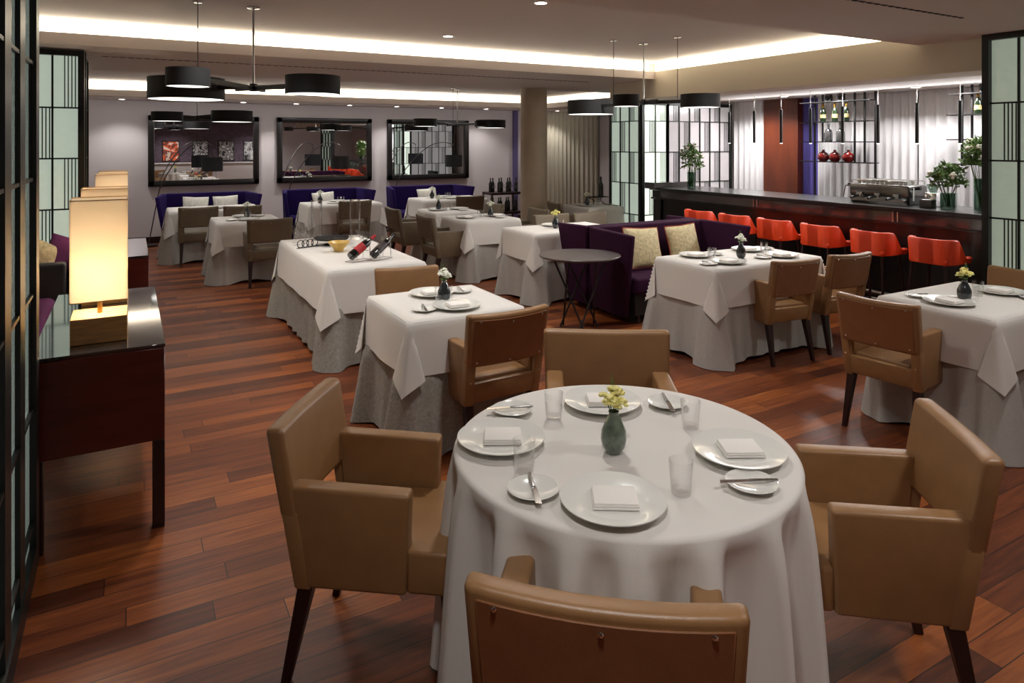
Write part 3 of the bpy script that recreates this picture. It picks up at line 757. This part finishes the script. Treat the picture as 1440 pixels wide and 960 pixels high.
# ------------------------------------------------------------------ chandeliers
def chandelier(label, hub, hz, ceil, shades, cables):
    T = thing('multi_shade_chandelier', label, 'chandelier', (hub[0], hub[1], ceil), 0, 'black drum chandeliers')
    O = Vector((hub[0], hub[1], ceil)); hubp = Vector((0, 0, hz-ceil))
    B().tube((0, 0, 0), hubp, .009, n=10).done('stem', 'steel', T)
    B().lathe([(0, 0), (.05, 0), (.05, -.012), (0, -.02)], n=20).done('ceiling_plate', 'chrome', T)
    B().tube(hubp+Vector((0, 0, -.03)), hubp+Vector((0, 0, .03)), .03, n=16).done('hub', 'black', T)
    for x, y, zb, d, h in shades:
        c = Vector((x, y, 0))-Vector((hub[0], hub[1], 0)); z0 = zb-ceil; n = c.normalized(); r = d/2
        sh = B().lathe([(r, z0), (r, z0+h), (r-.004, z0+h), (r-.004, z0)], (c.x, c.y, 0), 40).done('lamp_shade', 'shade', T)
        B().lathe([(0, z0+h-.006), (r-.002, z0+h-.006)], (c.x, c.y, 0), 40).done('shade_top', 'shade', sh)
        B().lathe([(0, z0+.004), (r-.004, z0+.004)], (c.x, c.y, 0), 40).done('diffuser', 'diffuser', sh)
        e = Vector((c.x, c.y, z0+h*.55))-n*r*.98; s = -n*.26
        ang = math.atan2(n.y, n.x); Ld = (e-(hubp+s)).length; mid = (e+hubp+s)/2
        rot = (e-(hubp+s)).to_track_quat('X', 'Z').to_matrix()
        B().box(mid, (Ld, .028, .036), .003, 1, rot).done('arm', 'black', T)
    for cx, cy, z in cables:
        c = Vector((cx-hub[0], cy-hub[1], 0)); B().tube(c, c+Vector((0, 0, z-ceil)), .0035, n=6).done('cable', 'black', T)
        B().lathe([(0, 0), (.035, 0), (.035, -.01), (0, -.014)], (c.x, c.y, 0), 16).done('ceiling_plate', 'chrome', T)
chandelier('black three-drum chandelier hanging in the near tray at upper left', (.88, 5.81), 2.19, HI,
           [(.33, 4.75, 2.10, .26, .115), (.42, 6.19, 2.10, .58, .175), (1.18, 5.07, 2.10, .39, .135)], [(.47, 5.79, 2.22)])
chandelier('black three-drum chandelier hanging before the bar at upper right of centre', (4.94, 5.83), 2.19, HI,
           [(5.08, 7.01, 2.10, .58, .175), (4.26, 5.29, 2.10, .26, .115), (5.04, 5.08, 2.10, .39, .135)], [(4.51, 5.81, 2.2), (4.94, 5.3, 2.2)])
chandelier('far black drum chandelier in front of the left mirror', (.85, 10.53), 2.08, FAR,
           [(.47, 10.52, 2.04, .40, .13), (1.30, 10.51, 2.04, .56, .16)], [])
chandelier('far black drum chandelier in front of the right mirror', (5.13, 11.11), 2.06, FAR,
           [(4.40, 10.83, 2.02, .40, .13), (5.98, 11.45, 2.02, .56, .15), (5.35, 10.6, 2.02, .24, .10)], [(4.95, 10.9, 2.06)])

# ------------------------------------------------------------------ bar
T = thing('bar_counter', 'long glossy black bar counter behind the red stools', 'bar counter', (6.65, 0, 0))
Y0, Y1 = 1.7, 7.72
B().box((.36, (Y0+Y1)/2, 1.08), (.74, Y1-Y0, .045), .006, 1).done('countertop', 'barblack', T)
B().box((.38, (Y0+Y1)/2, 1.005), (.66, Y1-Y0-.02, .11)).done('upper_panel', 'bargrey', T, smooth=False)
B().box((.30, (Y0+Y1)/2, .94), (.56, Y1-Y0, .025), .003, 1).done('ledge', 'barblack', T)
B().box((.38, (Y0+Y1)/2, .47), (.60, Y1-Y0-.02, .93)).done('front_panel', 'barblack', T, smooth=False)
B().tube((.0, Y0, .22), (.0, Y1-.1, .22), .02, n=12).done('foot_rail', 'steel', T)
for i in range(9): 
    y = 1.9+.7*i; B().tube((.0, y, .22), (.09, y, .22), .012, n=8).done('rail_bracket', 'steel', T)
for y in (4.05, 5.8):
    for k in range(2): B().box((.045, y+.05*k, 1.0), (.01, .014, .13)).done('chrome_strip', 'steel', T, smooth=False)
T = thing('host_stand', 'black cabinet block at the far end of the bar under the bouquet', 'cabinet', (6.95, 7.62, 0))
B().box((0, .0, .55), (.5, .16, 1.06), .004, 1).done('body', 'barblack', T)
B().box((-.06, 0, 1.125), (.66, .2, .09), .004, 1).done('top', 'bargrey', T)

def mk_stool():
    T = thing('bar_stool', 'x', 'bar stool', group='red bar stools')
    hw, hd, t = .19, .165, .035
    # plan: U around the back (-X side), arms run to +X; facing +X
    path = []
    for i in range(9): path.append((hd-.05*0-i/8*(2*hd-.1), -hw, i/8))
    n0 = len(path)
    for i in range(1, 7): a = -PI/2-PI/2*i/6; path.append((-hd+.1+.1*math.cos(a), -hw+.1+.1*math.sin(a), 1))
    for i in range(1, 6): path.append((-hd, -hw+.1+(2*hw-.2)*i/6, 1))
    half = path; full = half+[(x, -y, k) for x, y, k in reversed(half[:-0 or None])]
    full = [p for i, p in enumerate(full) if i == 0 or (Vector(p[:2])-Vector(full[i-1][:2])).length > .004]
    def hz(k):
        q = max(0, min(1, (k-.30)/.65)); return .055+.155*q*q*(3-2*q)
    n = len(full); prof = []
    def ring(i):
        x, y, k = full[i]; H = hz(k)
        a = Vector(full[max(0, i-1)][:2]); b_ = Vector(full[min(n-1, i+1)][:2]); d = (b_-a).normalized(); nn = Vector((d.y, -d.x))
        c = Vector((x, y)); 
        if (c+nn*.01).length < c.length: nn = -nn
        o = c; q = c-nn*t
        ox = o*1.0; top = o+nn*.012
        return [Vector((o.x, o.y, .715)), Vector((top.x, top.y, .715+H-.012)), Vector((top.x-nn.x*.01, top.y-nn.y*.01, .715+H)), Vector((q.x+nn.x*.008, q.y+nn.y*.008, .715+H)), Vector((q.x, q.y, .715+H-.012)), Vector((q.x, q.y, .715))]
    b = B(); rings = [[b.bm.verts.new(p) for p in ring(i)] for i in range(n)]
    for r0, r1 in zip(rings, rings[1:]):
        for j in range(6): b.bm.faces.new((r0[j], r0[(j+1) % 6], r1[(j+1) % 6], r1[j]))
    b.bm.faces.new(rings[0]); b.bm.faces.new(rings[-1][::-1])
    b.done('backrest', 'red', T, norm=True, angle=50)
    B().box((.0, 0, .735), (.31, .33, .06), .022, 3).done('seat', 'red', T)
    for sx in (-1, 1):
        for sy in (-1, 1): B().tube((sx*.13, sy*.14, .715), (sx*.19, sy*.19, 0), .014, .010, n=8).done('leg', 'leg', T)
    f = B()
    for a, b2 in (((-.18, -.18), (.18, -.18)), ((.18, -.18), (.18, .18)), ((.18, .18), (-.18, .18)), ((-.18, .18), (-.18, -.18))): f.tube((*a, .24), (*b2, .24), .009, n=8)
    f.done('footrest', 'steel', T)
    return T
for i, w in enumerate(('nearest to the right screen', 'second from the right screen', 'third from the right screen', 'fourth from the right screen', 'fifth, its back showing above the sofa', 'farthest one by the glass pillar')):
    place('stool', mk_stool, (6.13, 3.36+.555*i, 0), 0, 'vermilion red low-backed bar stool, '+w, 'red bar stools')

# back bar: curtains, panels
def curtain(name, ax, p, a0, a1, z0, z1, m, label, pitch=.085, amp=.028, seed=0):
    n = max(24, int((a1-a0)/pitch*8)); rr = random.Random(seed); ph = rr.uniform(0, 6)
    def f(i, j):
        s = a0+(a1-a0)*i/(n-1); o = amp*math.sin(2*PI*(s-a0)/pitch+ph+.9*math.sin(s*5))*(1-.15*j/5)+.012*math.sin(s*7)
        z = z0+(z1-z0)*j/5
        return Vector((p+o, s, z)) if ax == 'x' else Vector((s, p+o, z))
    b = B(); b.grid(f, n, 6)
    return tag(b.done(name, m, angle=80), label, 'curtain')
curtain('sheer_curtain', 'x', 8.60, 7.28, 7.88, .02, 2.395, 'curtain', 'white sheer curtain strip between the glass screen and rosewood panel', .11, .03, 1)
curtain('sheer_curtain', 'x', 8.62, 4.95, 6.38, .02, 2.395, 'curtain', 'white sheer curtain behind the left bottle rack', .11, .03, 2)
curtain('sheer_curtain', 'x', 8.60, 1.5, 4.93, .02, 2.395, 'curtain', 'wide white sheer curtain behind the espresso machine and bouquets', .13, .032, 3)
curtain('violet_curtain', 'x', 8.68, 6.36, 6.68, .02, 2.395, 'curtainv', 'violet curtain strip beside the rosewood panel', .12, .015, 4)
curtain('sand_curtain', 'y', 13.28, 8.05, 9.85, .02, 2.455, 'curtaing', 'sand coloured floor-length curtain right of the column', .12, .03, 5)
tag(B().box((8.64, 6.99, 1.2), (.14, .62, 2.4), .004, 1).done('wood_panel', 'bwood'), 'tall reddish rosewood panel behind the bar', 'wall panel')
# back counter under the curtains
T = thing('back_counter', 'low black back counter under the hanging bottle racks', 'counter', (8.2, 4.6, 0))
B().box((0, 0, .45), (.5, 5.4, .9), .004, 1).done('body', 'barblack', T)
B().box((0, 0, .92), (.54, 5.44, .04), .004, 1).done('worktop', 'bargrey', T)
# bottle racks
RX_ = 8.28
def rack(label, ys, posts, z_sh, zbot):
    T = thing('hanging_bottle_rack', label, 'shelf', (RX_, 0, 0))
    for y, zb in posts:
        B().box((0, y, (2.4+zb)/2), (.02, .02, 2.4-zb)).done('upright', 'black', T, smooth=False)
    for (a0, a1), z in z_sh: B().box((0, (a0+a1)/2, z), (.16, a1-a0, .012)).done('shelf', 'black', T, smooth=False)
    return T
def yx(px):  # position along the rack plane for a bearing
    k = (px-720)/960; return RX_*(.8716-.4903*k)/(.4903+.8716*k)
SH = [2.295, 2.025, 1.755, 1.485]
rack('hanging black steel rack with champagne bottles and red decanters', None, [(yx(1157), 1.75), (yx(1202), 1.48), (yx(1216), 1.48), (yx(1231), 1.0), (yx(1146), 1.0)],
     [((yx(1163), yx(1130)), SH[0]), ((yx(1196), yx(1163)), SH[0]), ((yx(1226), yx(1199)), SH[0]), ((yx(1160), yx(1130)), SH[1]), ((yx(1192), yx(1168)), SH[1]), ((yx(1226), yx(1199)), SH[1]),
      ((yx(1192), yx(1130)), SH[2]), ((yx(1228), yx(1199)), SH[2]), ((yx(1231), yx(1130)), SH[3])], 0)
rack('hanging black steel rack partly hidden by the right screen', None, [(yx(1353), 1.48), (yx(1367), 1.75)],
     [((yx(1395), yx(1341)), 2.30), ((yx(1400), yx(1336)), 2.06), ((yx(1400), yx(1336)), 1.78), ((yx(1400), yx(1336)), 1.50)], 0)
def mk_champ():
    T = thing('champagne_bottle', 'x', 'bottle', group='champagne bottles'); T.scale = (.85, .85, .82)
    B().lathe([(0, 0), (.043, 0), (.044, .01), (.044, .15), (.036, .19), (.016, .235), (0, .235)], n=20).done('body', 'bottle', T)
    B().lathe([(.0165, .225), (.017, .30), (.015, .305), (0, .305)], n=16).done('foil', 'foil', T)
    B().lathe([(.0445, .06), (.0445, .12)], n=20).done('label', 'label', T)
    return T
def mk_silver():
    return tag(B().lathe([(0, 0), (.05, 0), (.055, .02), (.055, .11), (.045, .15), (.015, .175), (.013, .22), (.02, .225), (.02, .25), (0, .255)], n=20).done('silver_bottle', 'silverb'), 'x', 'bottle', 'silver bottles')
def mk_decanter():
    T = thing('red_decanter', 'x', 'decanter', group='red decanters')
    B().lathe([(0, 0), (.045, 0), (.075, .035), (.08, .07), (.06, .11), (.02, .135), (.016, .16), (0, .16)], n=24).done('body', 'cognac', T)
    B().ball((0, 0, .18), .02, 2).done('stopper', 'glass', T)
    return T
def mk_dark():
    return tag(B().lathe([(0, 0), (.045, 0), (.05, .02), (.05, .09), (.03, .11), (0, .11)], n=20).done('black_jar', 'bottlek'), 'x', 'jar', 'black jars')
for i, px in enumerate((1157.5, 1174, 1190)):
    place('champ', mk_champ, (RX_, yx(px), SH[1]+.006), 0, 'champagne bottle on the left rack, %s of three' % ('left', 'middle', 'right')[i], 'champagne bottles')
place('champ', mk_champ, (RX_, yx(1375.5), 2.066), 0, 'champagne bottle on the right rack next to the screen', 'champagne bottles')
for i, px in enumerate((1165, 1182)): place('silver', mk_silver, (RX_, yx(px), SH[2]+.006), 0, 'squat silver bottle on the left rack, %s of the pair' % ('left', 'right')[i], 'silver bottles')
for i, px in enumerate((1158, 1174, 1193)): place('dec', mk_decanter, (RX_, yx(px), SH[3]+.006), 0, 'round ruby red decanter on the bottom shelf, %s of three' % ('left', 'middle', 'right')[i], 'red decanters')
for i, px in enumerate((1165.5, 1183)): place('dark', mk_dark, (RX_, yx(px), SH[0]+.006), 0, 'black jar on the top shelf of the left rack, %s one' % ('left', 'right')[i], 'black jars')
place('dark', mk_dark, (RX_, yx(1384), 2.306), 0, 'black jar on the top shelf of the right rack', 'black jars')
# pendants
nm = ('first (nearest)', 'second', 'third', 'fourth', 'fifth', 'sixth', 'seventh', 'eighth (farthest)')
where = ('by the right bouquet', 'above the right part of the espresso machine', 'above the left part of the espresso machine', 'before the red decanters', 'before the violet strip', 'before the rosewood panel', 'before the narrow curtain strip', 'at the edge of the frosted screen')
def mk_pend():
    T = thing('rod_pendant', 'x', 'pendant light', group='rod pendants')
    B().tube((0, 0, -.66), (0, 0, -.22), .018, n=14).done('rod', 'black', T)
    B().tube((0, 0, -.22), (0, 0, 0), .0025, n=6).done('cord', 'steel', T)
    B().lathe([(0, -.668), (.015, -.668), (.016, -.66)], n=14).done('lens', 'diffuser', T)
    return T
for i in range(8): place('pend', mk_pend, (7.5, 3.88+.444*i, 2.40), 0, 'slim black rod pendant over the bar '+where[i], 'rod pendants')
# espresso machine
T = thing('espresso_machine', 'chrome espresso machine with cups on top standing on the bar', 'coffee machine', (7.12, 4.42, 1.1025), R(90))
B().box((0, 0, .135), (.66, .34, .13), .02, 3).done('body', 'darkchrome', T)
B().box((0, .05, .035), (.60, .30, .04), .005, 1).done('drip_tray', 'steel', T)
for s in (-1, 1): B().box((s*.31, 0, .04), (.03, .3, .08), .006, 1).done('foot', 'black', T)
f = B()
for s in (-1, 1): f.path([(-.3, s*.16, .205), (-.3, s*.16, .24), (.3, s*.16, .24), (.3, s*.16, .205)], .006)
f.done('cup_rail', 'chrome', T)
for x in (-.2, 0, .2):
    g = B().lathe([(0, .03), (.04, .03), (.04, .08), (0, .08)], (x, .17, .03), 16).done('group_head', 'chrome', T)
    B().tube((x, .19, .075), (x, .34, .06), .013, n=8).done('portafilter', 'black', T)
for s in (-1, 1):
    B().path([(s*.33, .1, .17), (s*.38, .16, .17), (s*.39, .19, .05)], .007).done('steam_wand', 'chrome', T)
    B().tube((s*.33, .08, .17), (s*.40, .08, .18), .02, n=12).done('steam_knob', 'black', T)
for i in range(11):
    for j in range(2):
        place('cup', lambda: tag(B().lathe([(0, 0), (.018, 0), (.03, .045), (.028, .045), (.017, .004), (0, .004)], n=16).done('espresso_cup', 'porcelain'), 'x', 'cup', 'espresso cups on the machine'),
              (7.05+.12*j, 4.17+.052*i, 1.303), 0, 'small white espresso cup on top of the espresso machine', 'espresso cups on the machine')
# bouquets
def bouquet(loc, vr, vh, cr, ch, seed, vlabel, flabel, n=220, nf=9, cscale=1.0, vm='smoke'):
    v = B().lathe([(0, 0), (vr, 0), (vr, vh), (vr-.005, vh), (vr-.005, .01), (0, .01)], n=28).done('glass_cylinder_vase', vm); v.location = loc
    tag(v, vlabel, 'vase')
    T = thing('bouquet', flabel, 'flowers', loc); rr = random.Random(seed)
    l = B(); s = B(); w = B()
    for i in range(n):
        th = rr.uniform(0, 6.28); e = rr.uniform(-.5, 1.5); k = rr.uniform(.5, 1)
        q = Vector((math.cos(th)*math.cos(e)*cr*k, math.sin(th)*math.cos(e)*cr*k, ch+math.sin(e)*cr*cscale*k))
        d = Vector((rr.uniform(-1, 1), rr.uniform(-1, 1), rr.uniform(-.4, 1))).normalized(); u = d.orthogonal().normalized(); Ls = rr.uniform(.04, .075)
        a, b_, c_, d_ = q, q+d*Ls*.5+u*Ls*.28, q+d*Ls, q+d*Ls*.5-u*Ls*.28
        m_ = q+d*Ls*.5+d.cross(u)*Ls*.12
        vs = [l.bm.verts.new(p) for p in (a, b_, c_, d_, m_)]
        for f_ in ((0, 1, 4), (1, 2, 4), (2, 3, 4), (3, 0, 4)): l.bm.faces.new([vs[j] for j in f_])
    for i in range(14):
        th = rr.uniform(0, 6.28); s.tube((rr.uniform(-.4, .4)*vr, rr.uniform(-.4, .4)*vr, .02), (math.cos(th)*cr*.6, math.sin(th)*cr*.6, ch+rr.uniform(-.2, .8)*cr), .003, n=5)
    for i in range(nf):
        th = rr.uniform(0, 6.28); e = rr.uniform(.0, 1.3); q = Vector((math.cos(th)*math.cos(e)*cr, math.sin(th)*math.cos(e)*cr, ch+math.sin(e)*cr*cscale))
        for k in range(7):
            o_ = Vector((rr.uniform(-1, 1), rr.uniform(-1, 1), rr.uniform(-1, 1))).normalized()*.018; w.ball(q+o_, .016, 1, (1, 1, .7))
    l.done('leaf', 'leaf', T, smooth=False); s.done('stem', 'stem', T); w.done('blossom', 'petalw', T)
bouquet((7.05, 7.28, 1.103), .06, .22, .165, .37, 1, 'clear cylinder vase at the far end of the bar', 'loose green and white bouquet at the far end of the bar', 420, 9, 1.5)
bouquet((6.98, 3.72, 1.103), .07, .15, .165, .27, 2, 'short glass vase with leafy greens, left of the two vases on the bar', 'low leafy green bouquet on the bar right of the espresso machine', 420, 4)
bouquet((7.08, 3.46, 1.103), .075, .30, .19, .50, 3, 'tall glass vase beside the right screen', 'tall bouquet of green leaves and white flowers beside the right screen', 700, 18)
# clutter beside machine
T = thing('coffee_grinder', 'small chrome coffee grinder between espresso machine and bouquet', 'grinder', (7.1, 3.93, 1.103))
B().box((0, 0, .07), (.12, .12, .14), .01, 2).done('body', 'chrome', T)
B().lathe([(0, .14), (.03, .14), (.06, .22), (0, .22)], n=20).done('hopper', 'smoke', T)
T2 = B().box((6.88, 3.86, 1.145), (.09, .12, .085), .006, 2).done('napkin_holder', 'bargrey'); tag(T2, 'dark napkin holder on the bar beside the leafy vase', 'napkin holder')

# ------------------------------------------------------------------ buffet things
def cyl(x, y, h, label):
    o = B().lathe([(0, 0), (.055, 0), (.055, h), (.051, h), (.051, .012), (0, .012)], n=28).done('tall_glass_cylinder', 'glass'); o.location = (x, y, Z+.003)
    tag(o, label, 'vase', 'tall glass cylinders')
    r = B()
    o2 = B().lathe([(.0535, h-.003), (.0575, h), (.0535, h+.003), (.0505, h), (.0535, h-.003)], n=28).done('rim', 'chrome', o)
cyl(1.66, 6.98, .40, 'tall clear glass cylinder on the buffet, the left one')
cyl(2.02, 6.86, .40, 'tall clear glass cylinder on the buffet, the right one')
def mk_wine(lm, name):
    def f():
        T = thing('wine_bottle', 'x', 'bottle')
        B().lathe([(0, 0), (.036, 0), (.037, .01), (.037, .185), (.03, .21), (.0145, .235), (.014, .30), (0, .30)], n=20).done('body', 'bottlek', T)
        B().lathe([(.0375, .06), (.0375, .15)], n=20).done('label', lm, T)
        B().lathe([(.0148, .25), (.0152, .302), (0, .304)], n=14).done('capsule', lm if lm == 'labelr' else 'bottlek', T)
        return T
    return f
def cradle_bottle(x, y, lm, label, clabel, rz):
    b = place('wine'+lm, mk_wine(lm, ''), (x, y, Z+.05), 0, label, 'wine bottles on the buffet'); b.rotation_euler = (0, R(62), rz)
    T = thing('bottle_cradle', clabel, 'wine cradle', (x, y, Z+.003), rz, 'wire wine cradles')
    for q, hh in ((.03, .03), (.17, .10)):
        p = [(q, .05*math.cos(a), .0+(hh+.04 if 0 else hh)*abs(math.sin(a))*0+max(0, hh*math.sin(a)*0)+.0) for a in (0, PI)]
        B().path([(q, -.045, .0), (q, -.042, hh+.03), (q, 0, hh+.0), (q, .042, hh+.03), (q, .045, .0)], .003).done('support', 'chrome', T)
    B().path([(-.02, -.045, .003), (.19, -.045, .003), (.19, .045, .003), (-.02, .045, .003), (-.02, -.045, .003)], .003).done('base_wire', 'chrome', T)
cradle_bottle(1.60, 5.56, 'labelr', 'tilted wine bottle with a red label on the buffet', 'wire cradle holding the red-labelled bottle', R(24))
cradle_bottle(1.79, 5.55, 'bargrey', 'tilted dark wine bottle with a grey label on the buffet, right one', 'wire cradle holding the grey-labelled bottle', R(30))
o = B().lathe([(0, 0), (.04, 0), (.045, .02), (.10, .085), (.098, .088), (.04, .03), (0, .03)], n=32).done('serving_bowl', 'bowl'); o.location = (1.67, 6.18, Z+.003); tag(o, 'honey-coloured flared serving bowl on the buffet', 'bowl')
o = B().lathe([(0, .05), (.15, .05), (.17, .07), (.165, .072), (.15, .058), (.02, .056), (.02, 0), (.08, 0), (0, 0)], n=36).done('cake_stand', 'black'); o.location = (1.72, 6.62, Z+.003); tag(o, 'low black footed tray behind the honey bowl', 'tray')
def mk_wglass():
    return tag(B().lathe([(0, 0), (.03, 0), (.03, .002), (.004, .006), (.0035, .07), (.02, .085), (.034, .12), (.028, .165), (.0265, .165), (.032, .12), (.018, .088), (0, .086)], n=24).done('wine_glass', 'glass'), 'x', 'glass')
k = 0
for x, y in ((1.42, 6.75), (1.50, 6.83), (1.44, 6.93), (1.53, 6.70), (1.56, 6.95), (1.86, 6.35), (1.93, 6.25), (1.90, 6.10)):
    place('wglass', mk_wglass, (x, y, Z+.003), 0, 'clear wine glass in the cluster at the far left of the buffet' if k < 5 else 'clear wine glass right of the honey bowl', 'wine glasses on the buffet left' if k < 5 else 'wine glasses on the buffet right'); k += 1
T = thing('wine_rack', 'black curled metal wine rack at the left end of the buffet', 'wine rack', (1.48, 6.55, Z+.003), R(20))
for i in range(4):
    B().path([(.05*i-.08+.035*math.cos(a), .0, .04+.035*math.sin(a)) for a in [2*PI*j/12 for j in range(13)]], .004).done('ring', 'black', T)
B().path([(-.12, 0, .003), (.12, 0, .003)], .004).done('foot', 'black', T)

# wine sideboard
T = thing('wine_sideboard', 'two-tier dark sideboard with bottles between right mirror and column', 'sideboard', (6.78, 12.45, 0))
for z in (.70, .30): B().box((0, 0, z), (.74, .42, .05), .004, 1).done('shelf', 'leg', T)
for sx in (-1, 1):
    for sy in (-1, 1): B().box((sx*.35, sy*.19, .36), (.035, .035, .72), .002, 1).done('leg', 'leg', T)
def mk_btl():
    return tag(B().lathe([(0, 0), (.036, 0), (.037, .01), (.037, .17), (.028, .2), (.014, .225), (.014, .29), (0, .29)], n=16).done('bottle', 'bottlek'), 'x', 'bottle')
for i in range(8): place('btl', mk_btl, (6.46+.09*i, 12.36+.08*(i % 2), .3255), 0, 'dark bottle on the lower shelf of the wine sideboard', 'bottles on the lower sideboard shelf')
for i in range(7): place('btl', mk_btl, (6.47+.10*i, 12.40+.09*(i % 2), .7255), 0, 'dark bottle on top of the wine sideboard', 'bottles on top of the sideboard')
for i in range(5): place('wglass', mk_wglass, (6.5+.13*i, 12.30, .7255), 0, 'clear glass in front of the bottles on top of the wine sideboard', 'glasses on the sideboard')
# table by the sand curtain
T = thing('wine_bottle', 'champagne bottle standing on the table by the sand curtain', 'bottle', (6.62, 8.86, Z+.03+.1))
B().lathe([(0, 0), (.043, 0), (.044, .15), (.036, .19), (.016, .235), (.015, .31), (0, .31)], n=20).done('body', 'bottle', T)
T = thing('bottle_stand', 'black crossed-leg stand under the bottle by the sand curtain', 'stand', (6.55, 8.86, Z+.003))
B().box((0, 0, .115), (.34, .16, .012), .003, 1).done('top', 'black', T)
for sx in (-1, 1): B().path([(sx*.12, -.06, 0), (sx*.06, 0, .06), (sx*.14, .06, .112)], .006).done('leg', 'black', T); 
T = thing('tub_chair', 'black tub armchair beyond the table by the sand curtain', 'chair', (7.25, 8.95, 0))
B().box((0, 0, .36), (.5, .5, .18), .03, 3).done('seat', 'darkup', T)
B().box((.2, 0, .64), (.1, .56, .62), .03, 3).done('backrest', 'darkup', T)
for s in (-1, 1): B().box((-.02, s*.25, .5), (.46, .07, .3), .02, 3).done('armrest', 'darkup', T)
for sx in (-1, 1):
    for sy in (-1, 1): B().tube((sx*.2, sy*.2, 0), (sx*.2, sy*.2, .3), .018, n=8).done('leg', 'leg', T)

# ------------------------------------------------------------------ things only seen in the mirrors
arts = (((230, 225, 215), (226, 96, 52), (120, 60, 50), (210, 190, 170)), ((30, 28, 30), (200, 200, 200), (90, 90, 92), (235, 232, 228)), ((40, 40, 42), (180, 176, 172), (110, 108, 106), (225, 222, 216)), ((60, 60, 62), (200, 200, 198), (140, 138, 136), (30, 30, 30)))
for i, x in enumerate((1.48, 2.55, 3.52, 4.48)):
    T = thing('framed_picture', 'abstract framed picture on the brick wall reflected in the left mirror, %s' % ('orange one', 'dark one', 'grey one', 'pale one')[i], 'picture', (x, -3.5, 1.4))
    B().box((0, .012, 0), (.56, .012, .76)).done('canvas', art_mat('art_%d' % i, i*3.3, arts[i]), T, smooth=False)
    f = B()
    for s in (-1, 1): f.box((s*.29, .015, 0), (.03, .03, .82)); f.box((0, .015, s*.395), (.61, .03, .03))
    f.done('frame', 'black', T, smooth=False)
T = thing('host_counter', 'long pale counter by the brick wall, reflected in the left mirror', 'counter', (2.6, -3.2, 0))
B().box((0, 0, .45), (5.2, .45, .9), .004, 1).done('body', 'trim', T); B().box((0, 0, .92), (5.3, .5, .04), .004, 1).done('worktop', 'trim', T)

# ------------------------------------------------------------------ lights
W_ = (1, .975, .945)
# lamps in the trays and ceilings: downlights, plus added fill spots that have no fixture
for x, y in ((.6, 4.4), (2.8, 4.5), (4.9, 4.4), (.6, 6.3), (2.85, 6.4), (4.9, 6.4)):
    spot(x, y, HI-.03, 68, 110, W_, .12)
for x, y in ((.4, .6), (2.6, .6), (1.9, 2.9), (4.6, 1.6), (1.5, -2.5), (4.5, -2.5)):  # added unseen spots; those behind the camera brighten the mirror reflection
    spot(x, y, LO-.03, (58 if x == .4 else 56) if y > 0 else 115, 130, W_, .10)
for x, y in ((.6, 8.9), (3.9, 8.9)): spot(x, y, 2.58, 34, 120, W_, .1)
for x in (.9, 3.0, 5.1): spot(x, 10.9, FAR-.03, 46, 120, W_, .1)
for x in (-.09, 1.78, 2.69, 3.68, 4.62, 5.58, 6.6, 8.4): spot(x, 12.85, RING-.02, 29, 120, (1, .97, .95), .05, .6)
for y in (2.6, 4.2, 5.8, 7.2): spot(8.1, y, 2.37, 40, 150, (1, .97, .94), .06)
for y in (3.5, 5.5): spot(7.0, y, 2.33, 14, 120, (1, .97, .94), .06)
for x, y, e in ((.42, 6.19, 14), (1.18, 5.07, 9), (5.08, 7.01, 14), (5.04, 5.08, 9), (1.3, 10.51, 10), (5.98, 11.45, 10)): spot(x, y, 2.09, e, 140, W_, .1)
area(8.2, 4.7, 2.33, 85, .08, 5.6, (1, .98, .97), (0, R(32), 0))  # added wash strip without a fixture, brightens the bar curtains
area(3.4, 12.45, 2.44, 9, 12, .08, (1, .98, .96), (R(42), 0, 0))  # added strip, no fixture there, lifts the wall around the mirrors
# cove glow onto the tray ceilings
area(1.65, 7.27, 2.728, 22, 9.2, .04, (1, .92, .74), (R(180+25), 0, 0))
area(6.37, 5.4, 2.728, 11, .04, 3.5, (1, .92, .74), (R(180), R(-25), 0))
area(2.3, 12.22, 2.568, 18, 10, .04, (1, .93, .8), (R(180+25), 0, 0))
wd = bpy.data.worlds.new('room_air'); scn.world = wd; wd.use_nodes = True
wd.node_tree.nodes['Background'].inputs[0].default_value = (.5, .5, .55, 1); wd.node_tree.nodes['Background'].inputs[1].default_value = .1

# ------------------------------------------------------------------ camera
cam = bpy.data.cameras.new('camera'); co = bpy.data.objects.new('camera', cam); C.objects.link(co)
cam.lens = 24; cam.sensor_width = 36; cam.sensor_fit = 'HORIZONTAL'; cam.shift_y = -280/1440; cam.clip_start = .05
co.location = (0, 0, 1.75); co.rotation_euler = (R(90), 0, -math.atan(540/960))
scn.camera = co
scn.view_settings.view_transform = 'Standard'; scn.view_settings.look = 'None'; scn.view_settings.gamma = 1
scn.view_settings.use_curve_mapping = False; scn.view_settings.exposure = 0.6
